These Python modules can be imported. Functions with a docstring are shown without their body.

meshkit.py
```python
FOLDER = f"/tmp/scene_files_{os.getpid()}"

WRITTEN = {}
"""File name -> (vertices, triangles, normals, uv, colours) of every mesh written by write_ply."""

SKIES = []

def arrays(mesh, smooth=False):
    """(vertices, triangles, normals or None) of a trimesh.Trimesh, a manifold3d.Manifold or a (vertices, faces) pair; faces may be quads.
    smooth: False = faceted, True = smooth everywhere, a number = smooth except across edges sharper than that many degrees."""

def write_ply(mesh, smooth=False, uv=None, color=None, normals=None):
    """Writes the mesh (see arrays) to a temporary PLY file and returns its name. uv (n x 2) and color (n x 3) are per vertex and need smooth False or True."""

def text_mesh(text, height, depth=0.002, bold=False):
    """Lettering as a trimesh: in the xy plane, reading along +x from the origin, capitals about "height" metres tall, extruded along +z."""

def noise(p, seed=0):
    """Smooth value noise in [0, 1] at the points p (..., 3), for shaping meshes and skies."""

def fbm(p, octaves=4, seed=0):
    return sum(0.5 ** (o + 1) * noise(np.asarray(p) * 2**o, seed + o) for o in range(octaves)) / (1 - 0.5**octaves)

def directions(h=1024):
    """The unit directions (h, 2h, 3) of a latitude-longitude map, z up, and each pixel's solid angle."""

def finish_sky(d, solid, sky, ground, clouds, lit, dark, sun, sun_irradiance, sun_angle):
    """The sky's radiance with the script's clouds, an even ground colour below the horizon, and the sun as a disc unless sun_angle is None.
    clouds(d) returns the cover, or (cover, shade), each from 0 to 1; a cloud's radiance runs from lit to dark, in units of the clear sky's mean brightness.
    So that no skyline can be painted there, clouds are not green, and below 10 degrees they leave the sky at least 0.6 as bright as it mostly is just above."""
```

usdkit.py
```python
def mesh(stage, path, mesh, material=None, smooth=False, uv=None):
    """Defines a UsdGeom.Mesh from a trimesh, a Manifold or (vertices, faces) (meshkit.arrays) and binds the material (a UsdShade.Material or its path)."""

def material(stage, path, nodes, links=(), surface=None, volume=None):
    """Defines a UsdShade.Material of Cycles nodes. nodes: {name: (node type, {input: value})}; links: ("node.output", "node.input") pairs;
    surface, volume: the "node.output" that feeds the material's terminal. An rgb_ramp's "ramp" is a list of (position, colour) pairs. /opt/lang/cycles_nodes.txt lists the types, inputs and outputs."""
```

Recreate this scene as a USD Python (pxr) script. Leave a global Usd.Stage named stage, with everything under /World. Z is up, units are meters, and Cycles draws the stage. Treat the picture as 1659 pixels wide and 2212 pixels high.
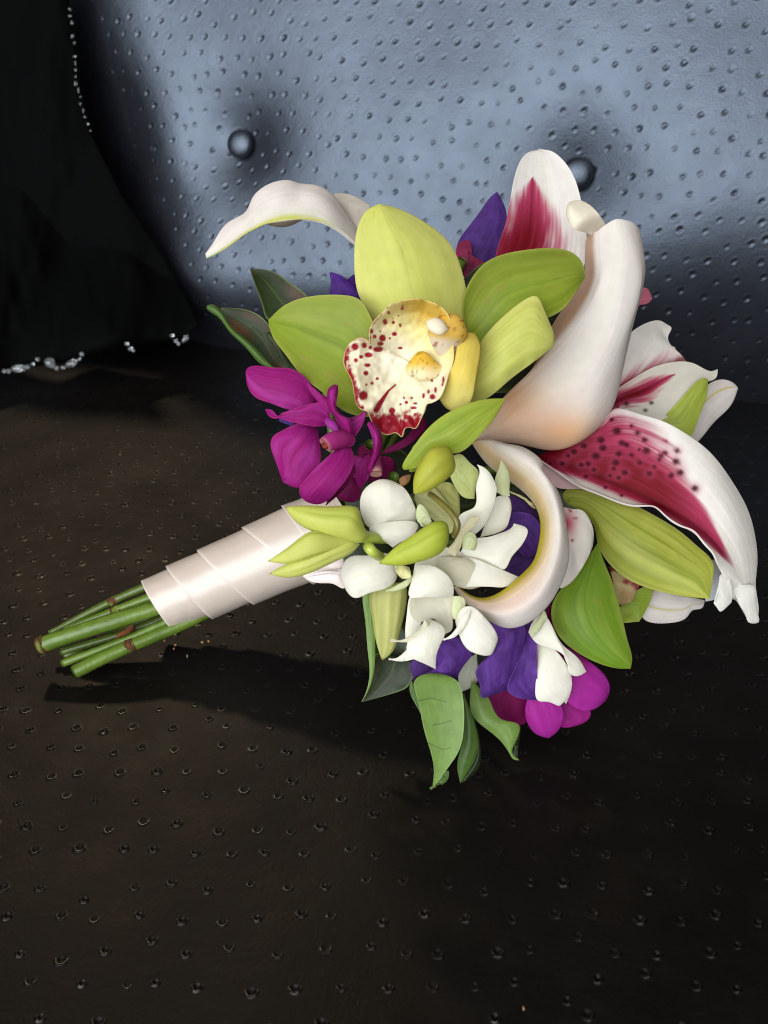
import math, zlib
import numpy as np
import trimesh, usdkit, meshkit
from scipy.interpolate import CubicSpline, PchipInterpolator
from scipy.spatial import cKDTree
from pxr import Usd, UsdGeom, UsdLux, UsdShade, Gf, Sdf, Vt

stage = Usd.Stage.CreateInMemory()
UsdGeom.SetStageUpAxis(stage, UsdGeom.Tokens.z)
UsdGeom.SetStageMetersPerUnit(stage, 1.0)
world = UsdGeom.Xform.Define(stage, '/World')
stage.SetDefaultPrim(world.GetPrim())
UsdGeom.Scope.Define(stage, '/World/Looks')

# ------------------------------------------------------------------ camera, light
TILT, HCAM, FPX = math.radians(32.0), 0.22, 1916.0
CW, CH = 1659.0, 2212.0
cam = UsdGeom.Camera.Define(stage, '/World/camera')
cam.AddTranslateOp().Set((0, 0, HCAM)); cam.AddRotateXOp().Set(90 - math.degrees(TILT))
cam.CreateHorizontalApertureAttr(36.0); cam.CreateVerticalApertureAttr(48.0)
cam.CreateFocalLengthAttr(36.0 * FPX / CW)
cam.CreateClippingRangeAttr((0.01, 50))
cam.CreateFStopAttr(26.0); cam.CreateFocusDistanceAttr(0.285)
cam.CreateExposureAttr(0.0)
CAM = np.array([0, 0, HCAM]); FWD = np.array([0, math.cos(TILT), -math.sin(TILT)]); DWN = np.array([0, -math.sin(TILT), -math.cos(TILT)])

def aim(x, pos, target):
    z = np.subtract(pos, target).astype(float); z /= np.linalg.norm(z)
    r = np.cross([0, 0, 1.0], z); r /= np.linalg.norm(r); u = np.cross(z, r)
    m = np.eye(4); m[0, :3], m[1, :3], m[2, :3], m[3, :3] = r, u, z, pos
    x.AddTransformOp().Set(Gf.Matrix4d(*m.ravel().tolist()))

def rect_light(name, pos, target, w, h, power, color):
    l = UsdLux.RectLight.Define(stage, '/World/' + name)
    l.CreateWidthAttr(w); l.CreateHeightAttr(h); l.CreateIntensityAttr(power); l.CreateColorAttr(color)
    aim(l, pos, target)
# a broad cool window behind the photographer's left shoulder, a dim room above, a small warm lamp beyond the sofa's back
rect_light('window_light', (-0.80, -1.22, 0.78), (0.0, 0.35, 0.10), 2.5, 1.55, 5.9, (0.95, 0.98, 1.0))
rect_light('ceiling_bounce', (0.1, -0.75, 1.9), (0.0, 0.2, 0.0), 2.6, 1.6, 1.0, (1.0, 0.97, 0.92))
lamp = UsdLux.DiskLight.Define(stage, '/World/warm_lamp')
lamp.CreateRadiusAttr(0.06); lamp.CreateIntensityAttr(165.0); lamp.CreateColorAttr((1.0, 0.78, 0.52))
aim(lamp, (-0.43 * 1.4, 0.165 + 1.4, 1.4), (0, 0.22, 0))

# ------------------------------------------------------------------ projection of the layout
FR = {0: (0, 0, 1), 1: (406.6, 305, .3677), 2: (948.8, 305, .4281), 3: (542.2, 813.2, .3677), 4: (948.8, 813.2, .4281),
      5: (33.9, 1016.6, .4494), 6: (677.7, 1219.9, .4494), 7: (711.6, 609.9, .2247), 8: (881, 914.9, .2451),
      9: (711.6, 1287.6, .2451), 10: (508.3, 779.4, .2451), 11: (0, 609.9, .2859)}

def P3(u, v, d):
    u, v, d = np.broadcast_arrays(*(np.asarray(k, float) for k in (u, v, d)))
    return CAM + d[..., None] * FWD + ((v - CH / 2) / FPX * d)[..., None] * DWN + ((u - CW / 2) / FPX * d)[..., None] * np.array([1.0, 0, 0])

def fp(f, x, y, d):
    a, b, k = FR[f]
    return P3(a + np.asarray(x, float) * k, b + np.asarray(y, float) * k, d)

def pts_of(s):
    out, tip = [], None
    for i, w in enumerate(s.split()):
        if w.endswith('*'): tip, w = i, w[:-1]
        out.append([float(k) for k in w.split(',')])
    return np.array(out), tip

def curve(p, n, ease=True):
    p = np.asarray(p, float)
    d = np.concatenate([[0], np.cumsum(np.maximum(np.linalg.norm(np.diff(p[:, :2], axis=0), axis=1), 1e-6) ** 0.7)])
    q = np.linspace(0, 1, n)
    if ease: q = 0.35 * q + 0.65 * (1 - np.cos(np.pi * q)) / 2
    if len(p) == 2: return p[0] + q[:, None] * (p[1] - p[0])
    dense = (PchipInterpolator if len(p) < 3 else CubicSpline)(d / d[-1], p, bc_type='natural')(np.linspace(0, 1, 400))
    a = np.concatenate([[0], np.cumsum(np.linalg.norm(np.diff(dense[:, :2], axis=0), axis=1))]); a /= a[-1]
    return np.stack([np.interp(q, a, dense[:, k]) for k in range(dense.shape[1])], 1)

def lin(r, g, b):
    c = np.array([r, g, b], float) / 255
    return np.where(c < .04045, c / 12.92, ((c + .055) / 1.055) ** 2.4)

def nz(a, b, seed=0, oct=2):
    return meshkit.fbm(np.stack([a, b, np.zeros_like(a) + seed * 7.3], -1), oct, seed)

def sm(e0, e1, x):
    t = np.clip((x - e0) / (e1 - e0), 0, 1); return t * t * (3 - 2 * t)

# ------------------------------------------------------------------ scene objects
COUNT, OFFSET = {}, {}
def free(parent, name):
    k = COUNT.get((parent, name), 0); COUNT[(parent, name)] = k + 1
    return f'{parent}/{name}' + (f'_{k:03d}' if k else '')

def props(prim, **kw):
    for k, v in kw.items(): prim.SetCustomDataByKey(k, v)

def thing(name, label, cat, loc):
    x = UsdGeom.Xform.Define(stage, free('/World', name)); x.AddTranslateOp().Set(tuple(float(k) for k in loc))
    props(x.GetPrim(), label=label, category=cat)
    OFFSET[str(x.GetPath())] = np.array(loc, float)
    return str(x.GetPath())

def part(parent, name, label=None):
    x = UsdGeom.Xform.Define(stage, free(parent, name)); OFFSET[str(x.GetPath())] = OFFSET[parent]
    if label: props(x.GetPrim(), label=label)
    return str(x.GetPath())

def obj(parent, name, pieces, mat, label=None, **kw):
    """pieces: list of (V, F, C or None) in world coordinates -> one Mesh prim under parent"""
    path = free(parent, name); off = OFFSET.get(parent, np.zeros(3))
    V, F, C, n = [], [], [], 0
    for v, f, c in pieces:
        V.append(v); F.append(np.asarray(f) + n); n += len(v)
        C.append(np.broadcast_to(c if c is not None else (1, 1, 1), v.shape))
    V, F, C = np.vstack(V), np.vstack(F), np.vstack(C)
    N = np.zeros_like(V); fn = np.cross(V[F[:, 1]] - V[F[:, 0]], V[F[:, 2]] - V[F[:, 0]])
    for k in range(3): np.add.at(N, F[:, k], fn)
    L = np.linalg.norm(N, axis=1, keepdims=True); N = np.where(L > 1e-20, N / np.maximum(L, 1e-20), [0, 0, 1.0])
    m = UsdGeom.Mesh.Define(stage, path)
    m.CreatePointsAttr(Vt.Vec3fArray.FromNumpy((V - off).astype(np.float32)))
    m.CreateFaceVertexCountsAttr(Vt.IntArray.FromNumpy(np.full(len(F), 3, np.int32)))
    m.CreateFaceVertexIndicesAttr(Vt.IntArray.FromNumpy(F.astype(np.int32).ravel()))
    m.CreateSubdivisionSchemeAttr('none')
    m.CreateNormalsAttr(Vt.Vec3fArray.FromNumpy(N.astype(np.float32))); m.SetNormalsInterpolation('vertex')
    UsdGeom.PrimvarsAPI(m).CreatePrimvar('col', Sdf.ValueTypeNames.Color3fArray, 'vertex').Set(Vt.Vec3fArray.FromNumpy(C.astype(np.float32)))
    UsdShade.MaterialBindingAPI.Apply(m.GetPrim()).Bind(mat)
    if label: props(m.GetPrim(), label=label)
    if kw: props(m.GetPrim(), **kw)
    OFFSET[path] = off
    return path

def quads(n, m, wrap=False):
    i, j = np.meshgrid(np.arange(n - 1), np.arange(m if wrap else m - 1), indexing='ij')
    a, b = i * m + j, i * m + (j + 1) % m
    q = np.stack([a, a + m, b + m, b], -1).reshape(-1, 4)
    return np.vstack([q[:, [0, 1, 2]], q[:, [0, 2, 3]]])

def shell(P, C, thick, Cb=None):
    """grid of points (n, m, 3) -> closed thin shell whose front faces the camera"""
    n, m = P.shape[:2]
    V = P.reshape(-1, 3); F = quads(n, m)
    fn = np.cross(V[F[:, 1]] - V[F[:, 0]], V[F[:, 2]] - V[F[:, 0]])
    if np.einsum('ij,ij->i', fn, CAM - V[F[:, 0]]).sum() < 0: F = F[:, ::-1]; fn = -fn
    N = np.zeros_like(V)
    for k in range(3): np.add.at(N, F[:, k], fn)
    L = np.linalg.norm(N, axis=1, keepdims=True); N = np.where(L > 1e-16, N / np.maximum(L, 1e-16), 0)
    e = np.ones((n, m)); e[0] = e[-1] = .35; e[:, 0] = e[:, -1] = .35
    B = V - N * thick * e.reshape(-1, 1)
    idx = np.arange(n * m).reshape(n, m)
    loop = np.concatenate([idx[0, :-1], idx[:-1, -1], idx[-1, :0:-1], idx[:0:-1, 0]]); nx = np.roll(loop, -1); k = n * m
    rim = np.vstack([np.stack([loop, nx, nx + k], 1), np.stack([loop, nx + k, loop + k], 1)])
    a = set(map(tuple, np.sort(F[:, :2], 1)[:0]))
    # orient the rim against the front's border edges
    e0 = (F == loop[0]).any(1) & (F == nx[0]).any(1)
    if e0.any():
        t = list(F[np.nonzero(e0)[0][0]]); i0 = t.index(loop[0])
        if t[(i0 + 1) % 3] == nx[0]: rim = rim[:, ::-1]
    C = np.broadcast_to(C, (n, m, 3)).reshape(-1, 3)
    Cb = C if Cb is None else np.broadcast_to(Cb, (n, m, 3)).reshape(-1, 3)
    return np.vstack([V, B]), np.vstack([F, F[:, ::-1] + k, rim]), np.vstack([C, Cb])

SEED = [0]
def seed():
    SEED[0] += 1; return SEED[0]

def petal(f, s, D, dep=(0, 0, 0), cup=4, col=None, bcol=None, thick=.0005, n=46, m=27, wob=1.2, ruf=.5, mid=None, vr=.22):
    """A petal from its outline (frame f, '*' marks the tip); D depth in m, dep mm at base, middle, tip, cup mm that the edges lie behind the midrib."""
    p, tip = pts_of(s); sd = seed()
    L, R = curve(p[:tip + 1], n), curve(np.vstack([p[tip:], p[:1]])[::-1], n)
    t = np.linspace(-1, 1, m); S = np.linspace(0, 1, n); S = .35 * S + .65 * (1 - np.cos(np.pi * S)) / 2
    if mid is None: M = (L + R) / 2
    else: M = curve(pts_of(mid)[0], n)
    T, SS = np.meshgrid(t, S)
    X = L[:, None] * (T * (T - 1) / 2)[..., None] + M[:, None] * (1 - T * T)[..., None] + R[:, None] * (T * (T + 1) / 2)[..., None]
    w = np.linalg.norm(L - R, axis=1); w = (w / w.max())[:, None]
    b, mm, tt = dep; wmm = np.linalg.norm(L - R, axis=1).max() * FR[f][2] / FPX * D * 1000
    wob = wob * np.clip(wmm / 35, .25, 1.1); cup = cup * np.clip(wmm / 26, .4, 1); vr = vr * np.clip(wmm / 26, .5, 1)
    d = b * (1 - SS) * (1 - 2 * SS) + 4 * mm * SS * (1 - SS) + tt * SS * (2 * SS - 1)
    d = d + .7 * cup * (T * T) * w + (nz(SS * 3.1, T * 1.6, sd) - .5) * 2 * wob * w + (nz(SS * 9, T * 1.2, sd + 50) - .5) * 2 * ruf * np.abs(T) ** 3 * w + (nz(SS * 1.5, T * 13, sd + 9) - .5) * vr * w
    g = dict(s=SS, t=T, x=X[..., 0], y=X[..., 1], w=w, seed=sd)
    return shell(fp(f, X[..., 0], X[..., 1], D + d * .001), col(g), thick, bcol(g) if bcol else None)

def loft(f, lines, D, col, bcol=None, thick=.0006, n=60, m=49, wob=.8, ruf=.5, dk=1.0, rel=None):
    """A petal from K running lines 'x,y,mm x,y,mm ...' from base to tip, side by side."""
    sd = seed(); K = [curve(np.array([[float(k) for k in w.split(',')] for w in s.split()]), n) for s in lines]
    kk = np.linspace(-1, 1, len(K)); t = np.linspace(-1, 1, m)
    X = PchipInterpolator(kk, np.stack(K, 0), axis=0)(t) if len(K) != 3 else CubicSpline(kk, np.stack(K, 0), axis=0)(t)
    X = X.transpose(1, 0, 2); S = np.linspace(0, 1, n); S = .35 * S + .65 * (1 - np.cos(np.pi * S)) / 2
    T, SS = np.meshgrid(t, S); w = np.linalg.norm(K[0] - K[-1], axis=1)[:, None]; w = w / w.max()
    d = X[..., 2] * dk + (nz(SS * 3.1, T * 1.6, sd) - .5) * 2 * wob * w + (nz(SS * 9, T * 1.2, sd + 50) - .5) * 2 * ruf * np.abs(T) ** 3 * w + (nz(SS * 1.5, T * 15, sd + 9) - .5) * .3 * w
    g = dict(s=SS, t=T, x=X[..., 0], y=X[..., 1], w=w, seed=sd)
    if rel: d = d + rel(g)
    return shell(fp(f, X[..., 0], X[..., 1], D + d * .001), col(g), thick, bcol(g) if bcol else None)

def bud(f, s, D, dep=(0, 0, 0), fat=.8, col=None, n=40, m=36, groove=.08):
    p, tip = pts_of(s); sd = seed()
    L, R = curve(p[:tip + 1], n), curve(np.vstack([p[tip:], p[:1]])[::-1], n)
    S = np.linspace(0, 1, n); S = .35 * S + .65 * (1 - np.cos(np.pi * S)) / 2
    a = np.linspace(0, 2 * np.pi, m, endpoint=False); A, SS = np.meshgrid(a, S)
    half = (L - R) / 2; ctr = (L + R) / 2; hw = np.linalg.norm(half, axis=1)[:, None] * FR[f][2] / FPX * D
    q = 1 - groove * np.exp(-(np.sin(1.5 * A + sd) / .16) ** 2) * np.sin(np.pi * np.clip(SS * 1.1, 0, 1))
    X = ctr[:, None] + half[:, None] * (np.cos(A) * q)[..., None]
    b, mm, tt = dep
    d = D + .001 * (b * (1 - SS) * (1 - 2 * SS) + 4 * mm * SS * (1 - SS) + tt * SS * (2 * SS - 1)) - hw * np.sin(A) * q * fat
    g = dict(s=SS, t=np.cos(A), a=A, x=X[..., 0], y=X[..., 1], seed=sd, q=q)
    V = fp(f, X[..., 0], X[..., 1], d).reshape(-1, 3); F = quads(n, m, True)
    fn = np.cross(V[F[:, 1]] - V[F[:, 0]], V[F[:, 2]] - V[F[:, 0]])
    if np.einsum('ij,ij->i', fn, V[F[:, 0]] - V.mean(0)).sum() < 0: F = F[:, ::-1]
    return V, F, np.broadcast_to(col(g), (n, m, 3)).reshape(-1, 3)

def tube(P, r, col, n=40, m=14, rough=0.0):
    """P: points in metres, r: radius (or list); closed at both ends"""
    P = np.asarray(P, float); sd = seed()
    k = np.linspace(0, 1, len(P)); q = np.linspace(0, 1, n)
    C = CubicSpline(k, P)(q) if len(P) > 2 else P[0] + q[:, None] * (P[1] - P[0])
    rr = np.interp(q, np.linspace(0, 1, len(np.atleast_1d(r))), np.atleast_1d(r))
    T = np.gradient(C, axis=0); T /= np.linalg.norm(T, axis=1, keepdims=True)
    u = np.cross(T[0], [0.3, 0.2, 1.0]); u /= np.linalg.norm(u); U = []
    for i in range(n):
        u = u - T[i] * (u @ T[i]); u /= np.linalg.norm(u); U.append(u)
    U = np.array(U); W = np.cross(T, U); a = np.linspace(0, 2 * np.pi, m, endpoint=False)
    A, Q = np.meshgrid(a, q)
    R = rr[:, None] * (1 + rough * (nz(Q * 12, A * 1.2, sd) - .5) * 2)
    V = C[:, None] + R[..., None] * (np.cos(A)[..., None] * U[:, None] + np.sin(A)[..., None] * W[:, None])
    g = dict(s=Q, t=np.cos(A), a=A, seed=sd)
    cc = np.broadcast_to(col(g), (n, m, 3)).reshape(-1, 3)
    V = np.vstack([V.reshape(-1, 3), C[0] - T[0] * rr[0] * .12, C[-1] + T[-1] * rr[-1] * .12]); F = [quads(n, m, True)]
    j = np.arange(m); F.append(np.stack([np.full(m, n * m), j, (j + 1) % m], 1)[:, ::-1]); F.append(np.stack([np.full(m, n * m + 1), (n - 1) * m + j, (n - 1) * m + (j + 1) % m], 1))
    F = np.vstack(F); fn = np.cross(V[F[:, 1]] - V[F[:, 0]], V[F[:, 2]] - V[F[:, 0]])
    cen = V[F].mean(1); near = C[np.clip((F[:, 1] // m), 0, n - 1)]
    if np.einsum('ij,ij->i', fn, cen - near).sum() < 0: F = F[:, ::-1]
    return V, F, np.vstack([cc, cc[0], cc[-1]])

def ball(c, r, col, axes=None, sub=3):
    s = trimesh.creation.icosphere(subdivisions=sub); v = s.vertices * r
    if axes is not None: v = v @ np.asarray(axes)
    return v + c, s.faces, np.array(col, float)

# ------------------------------------------------------------------ materials
def petal_mat(name, rough, spec, trans, bump=.25, coat=0.0, bscale=900.0, var=.12):
    return usdkit.material(stage, '/World/Looks/' + name, {
        'c': ('attribute', {'attribute': 'col'}), 'g': ('geometry', {}),
        'n': ('noise_texture', {'scale': bscale, 'detail': 3.0}), 'n2': ('noise_texture', {'scale': 260.0, 'detail': 4.0}),
        'r': ('rgb_ramp', {'ramp': [(0.25, (1 - var,) * 3), (0.75, (1 + var * .4,) * 3)]}),
        'm': ('mix', {'mix_type': 'multiply', 'fac': 1.0}),
        'b': ('bump', {'strength': bump, 'distance': 0.0004}),
        'p': ('principled_bsdf', {'roughness': rough, 'specular_ior_level': spec, 'coat_weight': coat, 'coat_roughness': .25, 'subsurface_weight': 0.0}),
        't': ('translucent_bsdf', {}), 'x': ('mix_closure', {'fac': trans})},
        [('g.position', 'n.vector'), ('g.position', 'n2.vector'), ('n2.fac', 'r.fac'), ('c.color', 'm.color1'), ('r.color', 'm.color2'), ('m.color', 'p.base_color'), ('m.color', 't.color'),
         ('n.fac', 'b.height'), ('b.normal', 'p.normal'), ('p.BSDF', 'x.closure1'), ('t.BSDF', 'x.closure2')], surface='x.closure')
M_PET = petal_mat('petal', .62, .2, .42, var=.05)
M_WAX = petal_mat('waxy_petal', .5, .3, .3, bump=.15, var=.08)
M_VEL = petal_mat('velvet_petal', .65, .2, .22, bump=.9, bscale=480.0, var=.38)
M_LEAF = petal_mat('leaf', .42, .28, .10, bump=.25, bscale=500.0, var=.2)
M_STEM = petal_mat('stem', .35, .5, 0.0, bump=.3, bscale=700.0, var=.3)
M_DRY = petal_mat('dry_bract', .8, .2, 0.0, bump=.8, bscale=900.0, var=.5)
M_RIB = usdkit.material(stage, '/World/Looks/satin', {
    'c': ('attribute', {'attribute': 'col'}), 'g': ('geometry', {}), 'n': ('noise_texture', {'scale': 160.0, 'detail': 2.0}), 'b': ('bump', {'strength': .12, 'distance': .0006}),
    'p': ('principled_bsdf', {'roughness': .34, 'specular_ior_level': .9, 'sheen_weight': .05, 'sheen_roughness': .4, 'anisotropic': .3})},
    [('g.position', 'n.vector'), ('n.fac', 'b.height'), ('b.normal', 'p.normal'), ('c.color', 'p.base_color')], surface='p.BSDF')
def leather(name, base, rough, spec, grain, tint=(.72, .85, 1.0), ior=1.5, grain_scale=700.0):
    return usdkit.material(stage, '/World/Looks/' + name, {
        'g': ('geometry', {}), 'n': ('noise_texture', {'scale': grain_scale, 'detail': 5.0, 'roughness': .65}), 'v': ('voronoi_texture', {'scale': 520.0, 'feature': 'distance_to_edge'}),
        'h': ('math', {'math_type': 'multiply_add', 'value2': .5}), 'b': ('bump', {'strength': grain, 'distance': .0005}),
        'n2': ('noise_texture', {'scale': 45.0, 'detail': 5.0, 'roughness': .6}), 'rr': ('rgb_ramp', {'ramp': [(.3, (rough - .05,) * 3), (.7, (rough + .06,) * 3)]}),
        'at': ('attribute', {'attribute': 'col'}), 'pm': ('mix', {'mix_type': 'mix', 'color2': (rough * .52,) * 3}), 'n3': ('noise_texture', {'scale': 14.0, 'detail': 3.0}), 'rc': ('rgb_ramp', {'ramp': [(.3, tuple(k * .8 for k in base)), (.7, tuple(k * 1.2 for k in base))]}),
        'p': ('principled_bsdf', {'coat_roughness': .28, 'specular_ior_level': spec, 'specular_tint': tint, 'ior': ior})},
        [('g.position', 'n.vector'), ('g.position', 'v.vector'), ('g.position', 'n2.vector'), ('g.position', 'n3.vector'), ('v.distance', 'h.value1'), ('n.fac', 'h.value3'), ('h.value', 'b.height'), ('b.normal', 'p.normal'),
         ('at.fac', 'p.coat_weight'), ('n2.fac', 'rr.fac'), ('rr.color', 'pm.color1'), ('at.fac', 'pm.fac'), ('pm.color', 'p.roughness'), ('n3.fac', 'rc.fac'), ('rc.color', 'p.base_color')], surface='p.BSDF')
M_SEAT = leather('seat_leather', (.0022, .0016, .0011), .50, .27, .2, tint=(1.0, .95, .9))
M_BACK = leather('back_leather', (.009, .009, .012),   .34, .5, .35, tint=(.64, .78, 1.0), ior=1.92, grain_scale=1500.0)
M_CLOTH = usdkit.material(stage, '/World/Looks/black_cloth', {
    'g': ('geometry', {}), 'n': ('noise_texture', {'scale': 900.0, 'detail': 3.0}), 'b': ('bump', {'strength': .4, 'distance': .0004}),
    'p': ('principled_bsdf', {'base_color': (.0012, .0014, .0014), 'roughness': .8, 'specular_ior_level': .04, 'sheen_weight': .0})},
    [('g.position', 'n.vector'), ('n.fac', 'b.height'), ('b.normal', 'p.normal')], surface='p.BSDF')
M_BEAD = usdkit.material(stage, '/World/Looks/crystal', {'p': ('principled_bsdf', {'base_color': (.75, .8, .84), 'roughness': .02, 'transmission_weight': .93, 'ior': 1.6})}, surface='p.BSDF')
M_CRUMB = usdkit.material(stage, '/World/Looks/crumb', {'p': ('principled_bsdf', {'base_color': (.26, .13, .05), 'roughness': .7})}, surface='p.BSDF')

# ------------------------------------------------------------------ sofa
SOFA = thing('sofa', 'black ostrich-embossed leather sofa with button-tufted backrest under the bouquet', 'sofa', (0, .3, 0))
rng = np.random.default_rng(4)
def scatter(x0, x1, y0, y1, step):
    out = []; row = 0; y = y0
    while y < y1:
        xs = np.arange(x0, x1, step) + (step / 2 if row % 2 else 0)
        out.append(np.stack([xs, np.full_like(xs, y)], 1)); y += step * .87; row += 1
    q = np.vstack(out); return q + rng.normal(0, step * .13, q.shape)

POLISH = []
def quill(pt, sites, tree, size, amp, rim=1.0, lip=False):
    d, i = tree.query(pt); k = size[i]; v = (pt - sites[i]) / k[:, None]; r = d / k
    if lip:
        r = r * (1 + .22 * (meshkit.noise(np.stack([v[:, 0] * 1.3, v[:, 1] * 1.3, i * 3.7], -1), 3) - .5))
        near = np.clip(-v[:, 1] / np.maximum(r, .2) * .75 + .35, .12, 1)
        rimf = near * np.exp(-((r - 1.0) / .34) ** 2)
        POLISH[:] = [np.clip(rimf * 1.2, 0, 1)]
        return amp[i] * (1.9 * rimf - 1.9 * np.exp(-(r / .62) ** 2) + .5 * np.exp(-(r / .2) ** 2) - .25 * np.exp(-(r / 1.8) ** 2))
    ring = np.exp(-((r - 1.05) / .45) ** 2); pit = np.exp(-(r / .6) ** 2)
    return amp[i] * (rim * ring - 1.7 * pit + .6 * np.exp(-(r / .22) ** 2) - .3 * np.exp(-(r / 1.9) ** 2))

# seat: rows and columns closer together where the camera is near
ang = np.linspace(math.radians(66), math.radians(17.5), 760); ys = HCAM / np.tan(ang)
ys = np.concatenate([[-.2, -.1, 0, .05, .08], ys])
k = np.concatenate([[-9, -6, -4, -2.5, -1.6], np.linspace(-1.06, 1.06, 900), [1.6, 2.5, 4, 6, 9]])
hw = np.maximum(ys, .05) * math.cos(TILT) + HCAM * math.sin(TILT); hw = hw * (CW / 2) / FPX
X = np.clip(k[None] * hw[:, None], -.75, .75); Y = np.broadcast_to(ys[:, None], X.shape)
X = np.where(np.abs(k)[None] > 1.5, np.sign(k)[None] * np.linspace(.42, .8, 5)[np.clip(np.abs(np.searchsorted([1.6, 2.5, 4, 6, 9], np.abs(k))), 0, 4)][None], X)
sites = scatter(-.45, .45, .02, .75, .0114); tr = cKDTree(sites)
size = rng.uniform(.0009, .0014, len(sites)); amp = rng.uniform(.00013, .00036, len(sites))
Z = quill(np.stack([X, Y], -1).reshape(-1, 2), sites, tr, size, amp, lip=True).reshape(X.shape)
Z = Z + (meshkit.fbm(np.stack([X * 9, Y * 9, X * 0], -1), 3, 5) - .5) * .006 + (meshkit.fbm(np.stack([X * 160, Y * 260, X * 0], -1), 3, 8) - .5) * .00013
Z = Z - .004
V = np.stack([X, Y, Z], -1); n_, m_ = X.shape; F = quads(n_, m_)
V = V.reshape(-1, 3)
if np.cross(V[F[0, 1]] - V[F[0, 0]], V[F[0, 2]] - V[F[0, 0]])[2] < 0: F = F[:, ::-1]
under = trimesh.creation.box((1.6, 1.1, .16)); under.apply_translation((0, .33, -.10))
obj(SOFA, 'seat_cushion', [(V, F, np.repeat(POLISH[0][:, None], 3, 1)), (np.array(under.vertices), np.array(under.faces), np.zeros(3))], M_SEAT)

# backrest: a plane that leans back and runs away to the left
YAW, LEAN = math.radians(18), math.radians(17)
BT = np.array([math.cos(YAW), -math.sin(YAW), 0]); nh = np.array([-math.sin(YAW), -math.cos(YAW), 0])
BU = -nh * math.sin(LEAN) + np.array([0, 0, 1]) * math.cos(LEAN); BN = nh * math.cos(LEAN) + np.array([0, 0, 1]) * math.sin(LEAN)
B0 = np.array([0, .50, -.004])
def on_back(u, v):
    d = FWD + (v - CH / 2) / FPX * DWN + (u - CW / 2) / FPX * np.array([1.0, 0, 0])
    q = CAM + d * (((B0 - CAM) @ BN) / (d @ BN)) - B0
    return np.array([q @ BT, q @ BU])
BTN = [on_back(500, 305), on_back(1243, 372)]
EDGE = np.array(sorted([on_back(*q) for q in ((300, -40), (335, 110), (400, 270), (455, 420), (470, 560), (470, 700))], key=lambda q: q[1]))
def back_h(a, b):
    bend = .07 + .075 * sm(.02, .24, a)
    h = -.04 * np.clip(1 - b / bend, 0, 1) ** 2 * (bend / .07) ** .6
    for q in BTN:
        r = np.hypot(a - q[0], (b - q[1]) * 1.0)
        h = h - .015 * np.exp(-(r / .032) ** 1.4)
    e = np.interp(b, EDGE[:, 1], EDGE[:, 0])
    h = h - 5.0 * np.clip(e + .004 - a, 0, .06) ** 2 - .6 * np.clip(e + .004 - a - .06, 0, .05)
    h = h + (meshkit.fbm(np.stack([a * 7, b * 7, a * 0], -1), 2, 3) - .5) * .012
    return h
aa, bb = np.concatenate([np.linspace(-.85, -.33, 40), np.linspace(-.325, .36, 680)]), np.linspace(-.02, .270, 300)
A, B = np.meshgrid(aa, bb)
sites = scatter(-.75, .40, -.03, .30, .0117); tr = cKDTree(sites)
size = rng.uniform(.0013, .0019, len(sites)); amp = rng.uniform(.00034, .00066, len(sites))
H = back_h(A, B) + quill(np.stack([A, B], -1).reshape(-1, 2), sites, tr, size, amp, .45).reshape(A.shape) + (meshkit.fbm(np.stack([A * 170, B * 170, A * 0], -1), 3, 2) - .5) * .00012
V = (B0 + A[..., None] * BT + B[..., None] * BU + H[..., None] * BN)
top = np.arange(1, 9) / 8 * math.pi * .9                     # rolled top edge, then the rear
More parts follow.
